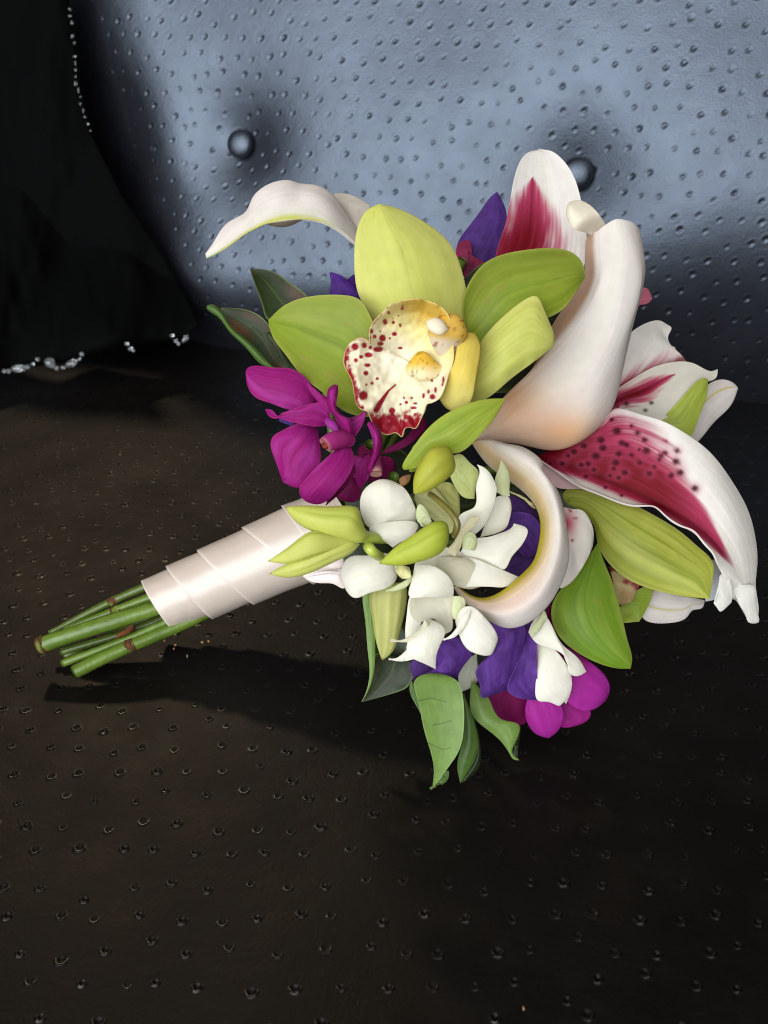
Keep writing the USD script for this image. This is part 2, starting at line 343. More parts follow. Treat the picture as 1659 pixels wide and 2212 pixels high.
Vr = [V[-1] - BN * .05 * (1 - np.cos(t)) + BU * .025 * np.sin(t) for t in top]
V = np.vstack([V.reshape(-1, 3), np.vstack(Vr), Vr[-1] - BU * .25]); F = quads(300 + len(top) + 1, 720)
fn = np.cross(V[F[0, 1]] - V[F[0, 0]], V[F[0, 2]] - V[F[0, 0]])
if fn @ BN < 0: F = F[:, ::-1]
obj(SOFA, 'backrest', [(V, F, np.zeros(3))], M_BACK)
for q, R in zip(BTN, (.0082, .0086)):
    c = B0 + q[0] * BT + q[1] * BU + (float(back_h(np.array(q[0]), np.array(q[1]))) + .0060) * BN
    obj(SOFA, 'tuft_button', [ball(c, 1.0, (0, 0, 0), np.stack([BT * R, BU * R, BN * R * .42]), 4)], M_BACK)

# ------------------------------------------------------------------ black beaded garment
GAR = thing('garment', 'black beaded garment lying folded against the left of the sofa back', 'garment', P3(150, 800, .53))
edge = [(0, -60, 190), (60, 60, 178), (280, 190, 210), (420, 262, 262), (520, 335, 330), (640, 405, 400), (700, 432, 432), (740, 440, 440), (772, 350, 350), (800, 150, 150)]
vv = np.linspace(-60, 808, 130); rt = np.interp(vv, [-60, 60, 190, 280, 420, 520, 640, 700, 728, 762, 785, 808], [140, 158, 176, 192, 262, 332, 402, 430, 400, 255, 130, -60])
tt = np.linspace(0, 1, 110); U_ = -330 + (rt[:, None] + 330) * tt[None]; V_ = np.broadcast_to(vv[:, None], U_.shape)
lay = .59 - .045 * sm(100, 800, V_) - .02 * sm(500, 810, V_)
fold = (np.sin(U_ * .026 + V_ * .006 + 2.5 * nz(U_ * .006, V_ * .003, 3)) * .008 + (nz(U_ * .012, V_ * .004, 6, 3) - .5) * .03) * (1 - .5 * tt[None] ** 6)
ray = FWD + ((V_ - CH / 2) / FPX)[..., None] * DWN + ((U_ - CW / 2) / FPX)[..., None] * np.array([1.0, 0, 0])
plane = ((B0 + BN * .004 - CAM) @ BN) / (ray @ BN)
D_ = np.minimum(lay + fold, plane - .012 + fold * .5) + .012 * (tt[None] ** 8)
obj(GAR, 'fabric', [shell(P3(U_, V_, D_), np.ones(3), .003)], M_CLOTH)
from scipy.interpolate import RegularGridInterpolator
cloth = RegularGridInterpolator((vv, tt), D_, bounds_error=False, fill_value=None)
def bead(u, v, d, ru, rv, rot=0.0):
    r_ = np.interp(v, vv, rt); d = min(d, float(cloth((min(v, 800), np.clip((u + 330) / (r_ + 330), 0, .97)))) - .006)
    k = d / FPX; c, s = math.cos(rot), math.sin(rot); X1 = np.array([1.0, 0, 0])
    a = X1 * c + DWN * s; b = -X1 * s + DWN * c
    mesh = trimesh.creation.icosphere(subdivisions=1); vtx = mesh.vertices @ np.stack([a * ru * k, b * rv * k, FWD * min(ru, rv) * k]) + P3(u, v, d)
    f = mesh.faces; vf = vtx[f].reshape(-1, 3)              # facet-cut: every face its own corners
    obj(GAR, 'crystal_bead', [(vf, np.arange(len(vf)).reshape(-1, 3), None)], M_BEAD)
for x, y, ru, rv, rt_ in [(32, 670, 16, 18, 0), (68, 672, 14, 20, 0), (140, 650, 62, 30, -.12), (208, 638, 17, 17, 0), (247, 617, 17, 14, 0), (282, 582, 17, 17, 0), (376, 605, 40, 40, 0), (394, 622, 24, 26, 0), (428, 650, 15, 18, 0),
                          (474, 643, 17, 16, 0), (540, 612, 52, 28, -.5), (600, 580, 12, 14, 0), (616, 542, 17, 17, 0), (957, 464, 18, 15, 0), (985, 502, 21, 18, 0), (1008, 516, 11, 13, 0), (1300, 403, 19, 15, 0), (1328, 443, 18, 17, 0), (1348, 464, 16, 16, 0), (1400, 425, 40, 18, -.9)]:
    u, v = x * .2859, 609.9 + y * .2859
    bead(u, v, HCAM * math.cos(math.atan((v - 1106) / FPX)) / math.sin(TILT + math.atan((v - 1106) / FPX)) - .012, ru * .2859, rv * .2859, rt_)
brng = np.random.default_rng(11)
for k in np.linspace(0, 1, 19):
    v = 20 + 262 * k; u = np.interp(v, [0, 40, 120, 180, 235, 285], [148, 153, 162, 166, 178, 194]) + brng.normal(0, 2.2)
    if 55 < v < 130 and brng.random() < .75: continue
    bead(u, v, .555, brng.uniform(1.6, 3.4), brng.uniform(2.2, 6.0), brng.uniform(-.6, .6))

# ------------------------------------------------------------------ pigments
def mixc(a, b, f): return np.asarray(a) * (1 - f[..., None]) + np.asarray(b) * f[..., None]
def cym(c=(188, 196, 84), e=(214, 212, 120), deep=(140, 165, 30), k=.35):
    c, e, deep = lin(*c), lin(*e), lin(*deep)
    def f(g):
        v = nz(g['s'] * 1.6, g['t'] * 11, g['seed'] + 3, 3)
        r = mixc(c, deep, np.clip((v - .42) * 2.2, 0, 1) * k + .35 * (1 - g['s']) * (1 - g['t'] ** 2) * k)
        r = mixc(r, deep, np.clip((nz(g['s'] * 1.2, g['t'] * 30, g['seed'] + 13, 2) - .5) * 2.4, 0, 1) * .55 * k)
        r = mixc(r, lin(150, 120, 50), sm(.80, .84, nz(g['s'] * 16, g['t'] * 9, g['seed'] + 21, 1)) * .35)
        r = mixc(r, e, sm(.86, 1.0, np.abs(g['t'])) * .5 + .25 * sm(.35, .65, nz(g['s'] * 2.2, g['t'] * 3, g['seed'] + 8)))
        return mixc(r, deep * .85, np.exp(-(g['t'] / .035) ** 2) * .35 * (g['s'] < .93))
    return f
WH, CREAM, PINK, CRIM, SPOT = lin(246, 242, 236), lin(226, 220, 200), lin(200, 72, 112), lin(132, 9, 30), lin(72, 4, 18)
def lily_in(width=.55, reach=.8, spots=(), deep=.6, skew=0.0, white=WH):
    def f(g):
        s, t = g['s'], g['t'] - skew; st = .6 * nz(s * 2.2, t * 16, g['seed'] + 4, 3) + .4 * nz(s * 5, t * 34, g['seed'] + 6, 2) + .5 * (nz(s * 9, t * 9, g['seed'] + 8, 2) - .5)
        w = width * np.clip(1.15 - (s / reach) ** 2.2, 0, 1.2) + 1e-3
        p = sm(1.35, .35, np.abs(t) / w + (st - .5) * 1.3)
        q = sm(1.1, .1, np.abs(t) / (w * deep) + (st - .5) * .8) * sm(reach * 1.05, reach * .55, s)
        r = mixc(white, PINK, np.clip(p, 0, 1)); r = mixc(r, CRIM, np.clip(q, 0, 1))
        r = mixc(r, CRIM * .6, np.exp(-(t / .03) ** 2) * .6 * np.clip(p, 0, 1))
        for x, y, rad in spots:
            k = np.exp(-(np.hypot((g['x'] - x), (g['y'] - y) * 1.15) / rad) ** 4); r = mixc(r, SPOT, k * .9)
        return r
    return f
def lily_out(rib=lin(206, 196, 70), ribw=.10, peach=0.0, rp=0.0):
    def f(g):
        st = nz(g['s'] * 1.8, g['t'] * 14, g['seed'] + 2, 3)
        r = mixc(WH, lin(226, 214, 210), st * .8)
        r = mixc(r, lin(222, 172, 120), sm(.45, .75, nz(g['s'] * 3, g['t'] * 2.2, g['seed'] + 7, 3)) * peach)
        return mixc(r, rib, np.exp(-((g['t'] - rp) / ribw) ** 2) * .85)
    return f
def plain(c, dark=None, amt=.5, edge=None, vein=12):
    c = lin(*c); dark = c * .6 if dark is None else lin(*dark)
    def f(g):
        r = mixc(c, dark, np.clip((nz(g['s'] * 1.7, g['t'] * vein, g['seed'] + 5, 3) - .35) * 1.6, 0, 1) * amt + .3 * amt * np.exp(-(g['t'] / .05) ** 2))
        if edge is not None: r = mixc(r, lin(*edge), sm(.9, 1.0, np.abs(g['t'])) * .7)
        return r
    return f
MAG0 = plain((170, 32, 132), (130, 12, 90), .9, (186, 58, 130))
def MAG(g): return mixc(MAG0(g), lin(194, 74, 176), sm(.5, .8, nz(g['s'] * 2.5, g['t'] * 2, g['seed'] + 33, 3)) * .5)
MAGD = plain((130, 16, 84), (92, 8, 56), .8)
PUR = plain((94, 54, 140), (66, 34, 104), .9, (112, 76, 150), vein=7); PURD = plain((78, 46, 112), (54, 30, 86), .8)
DWH = plain((248, 246, 236), (236, 232, 212), .5); DWHG = plain((224, 228, 190), (200, 208, 140), .7)
LEAFU = plain((110, 138, 66), (92, 120, 52), .7, (134, 156, 90), vein=5); LEAFM = plain((74, 102, 42), (56, 82, 30), .7, (104, 130, 66), vein=5)
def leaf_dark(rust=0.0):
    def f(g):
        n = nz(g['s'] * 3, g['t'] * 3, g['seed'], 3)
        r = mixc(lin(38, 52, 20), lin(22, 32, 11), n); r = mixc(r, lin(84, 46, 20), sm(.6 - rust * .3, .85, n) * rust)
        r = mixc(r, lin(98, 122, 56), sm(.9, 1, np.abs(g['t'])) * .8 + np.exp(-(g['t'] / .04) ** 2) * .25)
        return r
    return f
def budc(c=(204, 208, 104), deep=(170, 186, 60), tip=(130, 70, 50)):
    c, deep, tip = lin(*c), lin(*deep), lin(*tip)
    def f(g):
        r = mixc(c, deep, np.clip((nz(g['s'] * 1.5, g['a'] * 5, g['seed'], 3) - .3) * 1.5, 0, 1) * .8); r = mixc(r, deep * .7, np.clip((1 - g['q']) * 10, 0, 1) * .7)
        return mixc(r, tip, sm(.95, 1.0, g['s']) * .8)
    return f

# ------------------------------------------------------------------ the bouquet
BQ = thing('bouquet', 'bridal bouquet of green orchids, pink lilies and purple blooms with ribbon-wrapped stems', 'bouquet', P3(342, 1306, .33) * [1, 1, 0])
def P(par, name, mat, *sheets, label=None): return obj(par, name, list(sheets), mat, label)

# --- large green cymbidium with the spotted lip
O = part(BQ, 'cymbidium_orchid', 'large yellow-green orchid with red-spotted cream lip'); D = .272
P(O, 'sepal', M_WAX, petal(1, '1340,1130 1105,1090 1040,985 1000,900 978,780 978,610 1000,490 1050,405 1125,368* 1240,398 1390,475 1525,585 1595,720 1635,880 1648,1020 1600,1120', D, (8, 0, 2), 9, cym((206, 208, 108), (222, 218, 134), (184, 192, 74), .3), n=60, m=41))
P(O, 'sepal', M_WAX, petal(1, '1200,1420 1150,1180 1078,1050 1010,935 900,904 700,915 560,968 470,1052* 497,1150 570,1250 650,1358 730,1430 820,1500 880,1560 985,1610 1120,1600', D, (8, 3, 12), -6, cym((140, 158, 46), (170, 172, 84), (104, 130, 20), .6), n=60, m=41))
P(O, 'petal', M_WAX, petal(2, '150,990 120,820 150,720 215,630 305,578 440,549 590,541 670,562 718,608 738,690* 690,760 620,850 520,900 400,960 270,1060', D, (10, 4, 12), -8, cym((144, 160, 48), (176, 180, 86), (100, 130, 20), .75), n=60, m=41))
P(O, 'petal', M_WAX, petal(2, '150,1240 165,1120 205,1020 290,915 390,828 460,785 490,782 525,835 560,920 580,975 578,1033* 480,1112 380,1185 290,1262 220,1308 140,1318', D, (4, -6, -2), 5, cym((206, 208, 110), (216, 214, 126), (176, 188, 72), .4), n=60, m=41))
P(O, 'sepal', M_WAX, petal(2, '-40,1240 -40,1150 60,1080 160,1000 220,1060 180,1220 120,1330* 60,1350', D, (9, 7, 9), 2, cym((206, 196, 64), (214, 204, 100), (180, 170, 40), .4)))

def radial(f, s, ctr, D, depth, col, nr=70, na=260, thick=.0006, edge=0.0):
    p, _ = pts_of(s); p = np.vstack([p, p[:1]]); k = np.concatenate([[0], np.cumsum(np.linalg.norm(np.diff(p, axis=0), axis=1) ** .6)])
    dense = CubicSpline(k / k[-1], p, bc_type='periodic')(np.linspace(0, 1, na))
    a = np.linspace(0, 2 * np.pi, na); r = np.linspace(.002, 1, nr)
    R_, A_ = np.meshgrid(r, a, indexing='ij'); c = np.array(ctr, float)
    j = edge * (nz(np.cos(a) * 9, np.sin(a) * 9, 4) - .5)[None, :, None]
    X = c + (dense - c)[None] * R_[..., None] * (1 + j * R_[..., None] ** 4)
    g = dict(r=R_, a=A_, x=X[..., 0], y=X[..., 1], seed=seed())
    return shell(fp(f, X[..., 0], X[..., 1], D + .001 * depth(g)), col(g), thick)
LIPSPOTS = [(535, 380, 24, 32), (615, 385, 15, 18), (680, 412, 13, 20), (700, 245, 11, 30), (570, 290, 15, 18), (660, 318, 9, 9), (625, 497, 26, 20), (510, 535, 34, 34), (435, 520, 20, 20), (580, 538, 11, 11), (490, 590, 32, 22), (465, 645, 48, 26), (395, 625, 18, 22), (335, 605, 28, 28), (245, 620, 36, 36), (375, 697, 42, 25), (305, 715, 22, 18), (255, 750, 20, 24), (365, 795, 34, 20), (350, 873, 26, 24), (460, 925, 16, 16), (410, 970, 17, 17), (357, 985, 12, 12), (325, 1088, 44, 48), (680, 632, 24, 12), (718, 1112, 12, 12), (792, 1112, 14, 13), (740, 1155, 17, 17), (683, 1172, 13, 14), (602, 1235, 32, 34), (825, 1165, 22, 13), (808, 1207, 32, 14), (985, 945, 12, 18), (1095, 935, 13, 28), (1088, 980, 11, 15), (1020, 1035, 13, 30), (952, 1050, 13, 22), (990, 1100, 28, 26), (905, 1090, 13, 28), (405, 470, 18, 22), (390, 530, 10, 14), (625, 200, 9, 7), (705, 185, 10, 6), (560, 240, 9, 8), (525, 268, 9, 9), (610, 350, 8, 8), (487, 470, 10, 10)]
def lip_col(g):
    x, y = g['x'], g['y']; n = nz(x * .03, y * .03, 2, 3)
    r = mixc(lin(244, 236, 206), lin(240, 230, 160), sm(300, 620, x * .6 - y * .9 + 520) * .9)
    r = mixc(r, lin(226, 190, 60), sm(600, 860, x * .75 - y * .9 + 420) * .85)
    r = mixc(r, lin(248, 244, 230), np.exp(-(np.hypot(x - 620, y - 760) / 190) ** 2) * .7)
    red = sm(.90, .97, g['r'] + (n - .5) * .22) * ((x < 330) & (y > 600) & (y < 1320))
    red = np.maximum(red, sm(1225, 1300, y + (n - .5) * 240 - (x - 600) * .05))
    red = np.maximum(red, sm(.975, .99, g['r'] + (n - .5) * .05) * ((x < 520) & (y < 620)) * .8)
    for a, b, p, q in LIPSPOTS: red = np.maximum(red, sm(1.15, .8, np.hypot((x - a) / p, (y - b) / q) + (n - .5) * .35))
    ln = np.array([[635, 985], [570, 1040], [520, 1110], [480, 1170], [450, 1230]], float)
    q = np.linspace(0, 1, 60); LX, LY = np.interp(q, np.linspace(0, 1, 5), ln[:, 0]), np.interp(q, np.linspace(0, 1, 5), ln[:, 1])
    dd = np.sqrt(np.min((x[..., None] - LX) ** 2 + (y[..., None] - LY) ** 2 - (6 + 26 * q) ** 2 * 0, -1)); wq = 9 + 22 * sm(990, 1230, y)
    red = np.maximum(red, sm(wq * 1.2, wq * .7, dd))
    r = mixc(r, mixc(lin(168, 28, 48), lin(146, 14, 36), n), red)
    tiny = sm(.74, .8, nz(x * .06, y * .06, 5, 1)) * (x > 700) * (y < 560); r = mixc(r, lin(196, 120, 50), tiny * .5)
    return mixc(r, lin(232, 214, 150), sm(.985, 1, g['r']) * .8)
def lip_depth(g):
    x, y, r = g['x'], g['y'], g['r']
    d = 9 * (1 - r ** 2) - 5 * sm(.75, 1, r) * sm(500, 150, y) + 7 * sm(1100, 1480, y) + 5 * sm(300, 140, x) - 3
    d = d + 2.2 * r ** 2 * np.sin(g['a'] * 7) * .45 + (nz(x * .012, y * .012, 3) - .5) * 3 * r
    return d - 3.0 * np.exp(-((x - 560 + (y - 1050) * .9) / 60) ** 2) * sm(900, 1200, y) * 0 
P(O, 'lip', M_WAX, radial(7, '1100,262 980,190 850,157 700,180 580,222 500,300 415,400 386,500 384,590 345,560 250,548 175,618 138,740 160,840 208,930 232,1050 250,1150 300,1215 362,1240 402,1330 455,1410 560,1468 640,1450 692,1482 712,1420 765,1398 822,1405 868,1330 905,1250 935,1170 1000,1150 1068,1100 1130,920 1180,790 1190,600 1180,420', (770, 780), .262, lip_depth, lip_col, edge=.02),
  label='cream lip with dark red spots and a red frilled edge')
YEL = plain((232, 196, 62), (214, 158, 40), .7, (226, 190, 70))
P(O, 'lip_lobe', M_WAX, petal(7, '1120,1210 1060,1110 1140,890 1205,740 1225,620 1270,530 1335,482 1395,488* 1445,580 1440,750 1405,940 1350,1160 1230,1250', .262, (6, -3, 2), 5, lambda g: mixc(plain((226, 206, 96), (214, 184, 66), .5, (216, 170, 80))(g), lin(214, 206, 120), sm(850, 1150, g['y']) * .8), bcol=YEL, wob=.4), label='yellow side lobe of the lip')
P(O, 'callus', M_WAX, bud(7, '1130,850 1010,745 930,672 860,664 790,735 730,840 760,890* 850,940 1000,925', .262, (2, 1, 3), .55, lambda g: mixc(lin(232, 190, 64), lin(244, 234, 190), sm(760, 900, g['y'])) * (1 - .5 * sm(.72, .78, nz(g['x'] * .05, g['y'] * .05, 3, 1)))[..., None], groove=.02))
def colu(g):
    r = mixc(lin(232, 192, 84), lin(240, 228, 206), sm(500, 590, g['y'] + (g['x'] - 1100) * -.15))
    return mixc(r, lin(170, 84, 50), sm(.68, .74, nz(g['x'] * .035, g['y'] * .035, 9, 1)) * .8)
P(O, 'column', M_WAX, bud(7, '1210,840 1060,720 985,600 950,480 1000,370 1090,315 1180,292* 1262,330 1318,440 1325,520 1240,640 1225,740', .262, (8, -1, -3), .7, colu, groove=.0))
P(O, 'anther_cap', M_WAX, bud(7, '1140,450 1080,360 1000,340 930,375* 935,430 990,485 1080,505', .2545, (0, 0, 0), .75, lambda g: mixc(lin(248, 242, 226), lin(238, 222, 190), nz(g['x'] * .02, g['y'] * .02, 1)), groove=0))

# --- big stargazer lily
LY = part(BQ, 'lily', 'largest pink and white spotted lily on the right')
P(LY, 'petal', M_PET, petal(2, '360,760 285,620 325,450 357,310 376,200 400,120 440,62 500,43* 560,48 612,82 660,142 692,210 716,300 735,400 745,520 720,650 560,770', .312, (-6, -2, 8), -5, lily_in(1.25, .72, skew=-.42, deep=.75), bcol=lily_out(), n=90, m=61, ruf=1.5))
P(LY, 'petal', M_PET, loft(2, [
    '190,1500,16 330,1330,12 480,1130,10 570,930,12 660,800,14 728,690,16 735,600,16 738,520,14 752,462,12',
    '185,1495,8 300,1320,-2 440,1180,-8 582,1036,-10 682,920,-10 760,790,-8 796,680,-7 796,580,-6 792,455,-2',
    '180,1500,6 300,1400,-3 470,1240,-11 640,1070,-14 720,940,-14 790,800,-13 830,680,-12 850,560,-10 836,424,-7',
    '180,1505,6 310,1450,-4 480,1370,-13 690,1270,-19 810,1100,-20 890,920,-18 935,720,-16 952,560,-13 902,392,-9',
    '185,1515,8 340,1500,-1 560,1500,-8 700,1460,-14 820,1310,-13 905,1100,-12 985,870,-10 1025,660,-8 972,408,-5',
    '200,1530,10 370,1525,4 560,1560,2 690,1530,-2 850,1392,2 922,1180,3 992,880,4 1040,660,4 1012,450,3'], .292,
    lambda g: mixc(lily_out(rib=lin(240, 236, 226), peach=.0)(g), lin(224, 172, 108), np.clip(sm(.5, .68, nz(g['s'] * 2.6, g['t'] * 2.4, 31, 3)) * sm(.62, .3, g['s']) * .75 + np.exp(-(np.hypot(g['x'] - 640, (g['y'] - 1480) * 1.6) / 190) ** 2) * .75 + np.exp(-(np.hypot(g['x'] - 380, g['y'] - 1290) / 120) ** 2) * .5, 0, .9)) * (1 - np.exp(-(np.hypot(g['x'] - 310, g['y'] - 1440) / 300) ** 2)[..., None] * np.array([.04, .22, .36])) * (1 - sm(-.66, -.76, g['t'])[..., None] * np.array([.10, .30, .45])),
    n=80, m=61, thick=.0006, ruf=.6, dk=.42),
  loft(2, ['800,520,6 750,466,0 690,447,-6 656,410,-6 640,360,-5 648,318,-4', '840,500,6 786,436,-1 732,398,-8 690,366,-8 662,332,-7 650,314,-4', '880,480,6 840,420,0 802,364,-6 752,316,-5 695,297,-4 654,309,-3'], .292, plain((246, 240, 224), (234, 224, 200), .6), n=40, m=21, dk=.8, wob=.2, ruf=.2),
  label='broad pale petal curling forward with peach stains')
SP3 = [(895, 275, 20), (870, 218, 11), (970, 250, 10), (1000, 285, 13), (1035, 320, 13), (815, 320, 18), (730, 350, 15), (920, 335, 15), (945, 345, 14), (825, 360, 18), (680, 380, 15), (790, 400, 19), (905, 390, 15), (1045, 375, 18), (1010, 435, 13), (1120, 400, 13), (1140, 385, 11), (1200, 375, 13), (1195, 430, 17), (1110, 420, 11), (1085, 455, 11), (1060, 490, 14), (1215, 485, 17), (1170, 500, 15), (1290, 565, 16), (890, 435, 17), (935, 485, 15), (880, 465, 11), (715, 445, 13), (750, 440, 13), (620, 440, 13), (650, 400, 11), (905, 510, 11), (740, 505, 11), (560, 440, 9), (840, 560, 9), (920, 600, 8), (1140, 325, 7), (970, 395, 11), (860, 500, 10), (780, 470, 11), (1010, 370, 9)]
def c3(g):
    x, y = g['x'], g['y']; st = nz(g['s'] * 2.4, g['t'] * 18, 12, 3) - .5
    mx = np.array([450, 600, 750, 900, 1050, 1150, 1250, 1350, 1440, 1520]); my = np.array([420, 430, 480, 545, 610, 665, 725, 800, 900, 1000])
    ym = np.interp(x, mx, my); up = np.interp(x, mx, [120, 300, 390, 410, 390, 340, 240, 140, 55, 8]); dn = np.interp(x, mx, [40, 60, 60, 60, 50, 48, 50, 45, 25, 5])
    q = np.where(y < ym, (ym - y) / up, (y - ym) / dn) + st * .7
    p = sm(1.12, .6, q) * sm(1510, 1420, x); c = sm(1.05, .15, q + (nz(g['s'] * 4, g['t'] * 30, 17, 2) - .5) * .5) * sm(1500, 1100, x)
    r = mixc(WH, PINK, p); r = mixc(r, CRIM, c); r = mixc(r, CRIM * .55, np.exp(-((y - ym) / 16) ** 2) * .75 * p); r = mixc(r, CRIM * .7, np.clip((nz(g['s'] * 3, g['t'] * 40, 23, 2) - .5) * 2, 0, 1) * .5 * c)
    for a, b, rad in SP3: r = mixc(r, PINK, np.exp(-(np.hypot(x - a, (y - b) * 1.15) / (rad * 2.1)) ** 2) * .55)
    for a, b, rad in SP3: r = mixc(r, SPOT, np.exp(-(np.hypot(x - a, (y - b) * 1.15) / (rad * 1.2)) ** 4) * .97)
    return r
def c3rel(g): return -sum(.3 * np.exp(-(np.hypot(g['x'] - a, (g['y'] - b) * 1.15) / rad) ** 2) for a, b, rad in SP3)
P(LY, 'petal', M_PET, loft(4, [
    '520,400,16 640,300,10 830,230,2 885,166,2 1000,185,6 1120,222,4 1240,285,2 1370,385,2 1480,530,4 1555,665,6 1592,790,8 1606,940,8 1598,1060,7 1612,1180,7 1600,1245,10',
    '480,400,14 640,370,8 840,330,5 960,320,4 1080,370,3 1180,430,0 1280,510,-2 1380,610,-3 1460,730,-2 1520,850,0 1550,960,2 1560,1060,4 1575,1150,6 1568,1240,10',
    '470,395,12 600,425,8 740,480,8 890,545,7 1000,595,5 1120,650,2 1220,710,-1 1310,780,-3 1400,865,-4 1460,960,-3 1500,1040,0 1510,1090,3 1500,1120,4 1485,1125,8',
    '470,390,6 600,480,2 700,548,1 800,588,0 900,628,-1 1000,650,-3 1085,652,-5 1145,700,-7 1225,752,-9 1285,775,-10 1345,845,-10 1385,890,-9 1412,960,-6 1440,1040,-2 1430,1130,4',
    ], .290, c3, bcol=lily_out(), n=170, m=121, thick=.0006, ruf=.5, dk=.8, rel=c3rel),
  petal(4, '470,400 520,470 590,558 680,568 770,574 830,592* 760,560 680,520 590,470', .297, (0, 0, 0), 1, plain((226, 196, 196), (210, 160, 170), .5)),
  petal(4, '1400,1080 1392,1130 1385,1142 1400,1165 1418,1186 1445,1170 1475,1140* 1478,1060 1440,980', .289, (0, -1, 0), 1, plain((236, 234, 228), (214, 212, 206), .5)),
  petal(4, '1480,1060 1520,1160 1545,1200 1560,1240 1590,1247* 1612,1240 1600,1160 1590,1060', .292, (0, -1, 3), 2, plain((238, 236, 230), (214, 212, 206), .5)),
  label='crimson-centred spotted petal arching to the right')
P(LY, 'petal', M_PET, petal(2, '820,1300 900,1090 960,975 1010,935 1060,912 1112,905 1150,925* 1172,942 1155,985 1190,1050 1245,1112 1200,1200 1050,1330 900,1400', .325, (-6, -3, 6), -4, lambda g: mixc(mixc(WH, PINK, sm(115, 10, np.abs(g['y'] - (1280 - (g['x'] - 880) * .52 + ((g['x'] - 1050) / 60) ** 2)) + (nz(g['s'] * 2, g['t'] * 14, 5, 3) - .5) * 90) * sm(1280, 1000, g['x'])), CRIM, sm(42, 4, np.abs(g['y'] - (1270 - (g['x'] - 880) * .48)) + (nz(g['s'] * 2, g['t'] * 14, 9, 3) - .5) * 40) * .9), n=70, m=51),
  petal(2, '830,1390 880,1270 960,1210 1060,1150 1160,1118 1240,1112 1300,1128 1370,1160 1405,1150* 1395,1195 1340,1215 1290,1245 1210,1330 1115,1410 1000,1390', .322, (-4, -4, 4), -4, lily_in(.62, .62, [(945, 1325, 14), (1070, 1320, 13), (1040, 1358, 12), (900, 1340, 9)], .6, skew=-.35, white=lin(232, 228, 216)), bcol=lily_out(), n=90, m=61),
  label='partly hidden back petal with a crimson stripe')
P(LY, 'petal', M_PET, petal(2, '1180,1480 1260,1330 1350,1232 1430,1202 1490,1224 1508,1246* 1470,1335 1385,1420 1300,1520 1240,1540', .335, (-4, -3, 2), 6, lily_out(rib=lin(214, 196, 52), ribw=.06, rp=-.32)))
P(LY, 'petal', M_PET, petal(2, '960,860 990,790 1020,745 1045,740 1075,795* 1050,820 1000,830', .335, (0, 0, 0), 2, plain((206, 120, 140), (182, 84, 110), .7)), label='small rosy petal tip peeping out behind')
STA = part(BQ, 'lily_stamen', None) if False else None

# --- second lily: arched white petal that loops round to the front
L2 = part(BQ, 'lily', 'white lily whose arched petal loops downwards in the middle')
def loopc(g):
    r = lily_out(rib=lin(236, 232, 222))(g)
    k = np.clip((g['t'] + 1) / 2, 0, 1)                         # 0 inner edge, 1 outer edge
    r = mixc(r, lin(236, 208, 150), np.exp(-((k - .2) / .22) ** 2) * .9)
    r = mixc(r, lin(232, 200, 186), np.exp(-((k - .5) / .18) ** 2) * sm(.5, .75, g['s']) * .7)
    return mixc(r, mixc(lin(214, 196, 60), lin(150, 160, 40), sm(.9, 1, g['s'])), sm(.24, .07, k) * sm(.28, .5, g['s']))
P(L2, 'petal', M_PET, loft(8, [
    '560,170,14 640,290,8 740,400,4 880,500,4 990,580,2 1090,680,-2 1145,780,-5 1168,900,-8 1155,1040,-10 1105,1210,-12 1020,1310,-13 900,1420,-14 760,1510,-14 640,1535,-14 520,1490,-13 430,1410,-12',
    '620,150,10 720,230,2 820,310,-2 960,410,-4 1080,510,-6 1170,620,-9 1225,740,-12 1255,880,-15 1245,1060,-17 1190,1240,-19 1090,1380,-20 950,1500,-20 780,1580,-19 640,1580,-18 510,1520,-15 425,1425,-13',
    '680,142,9 800,170,0 920,230,-4 1060,320,-7 1160,420,-9 1240,540,-11 1300,680,-14 1335,880,-17 1325,1080,-19 1270,1290,-21 1180,1460,-22 1030,1600,-22 840,1670,-21 660,1640,-19 500,1560,-15 415,1440,-13',
    '740,138,10 850,172,4 980,195,0 1110,260,-3 1190,350,-5 1200,430,-6 1290,540,-7 1350,660,-9 1385,800,-11 1415,1000,-13 1420,1200,-14 1350,1420,-16 1250,1590,-17 1060,1760,-17 850,1800,-17 660,1700,-15 480,1560,-12 400,1440,-12'], .275, loopc, bcol=lily_out(), n=110, m=45, thick=.0008, ruf=.5, wob=.5),
  petal(8, '1330,1360 1400,1150 1385,900 1370,740 1430,750 1530,762 1600,840 1638,950 1630,1080* 1580,1200 1520,1300 1440,1400 1340,1450', .270, (2, 0, 3), 5, lambda g: mixc(mixc(lin(232, 226, 218), PINK, np.exp(-(np.hypot(g['x'] - 1400, (g['y'] - 880) * .7) / 75) ** 2)), lin(150, 14, 50), np.clip(sum(np.exp(-(np.hypot(g['x'] - a, g['y'] - b) / 15) ** 4) for a, b in ((1435, 768), (1478, 835), (1448, 1028))), 0, 1)), n=60, m=45),
  petal(8, '880,590 1000,640 1095,715* 1130,760 1080,712 990,650', .277, (0, 0, 0), 0, plain((232, 222, 180), (214, 200, 150), .5), n=20, m=9))
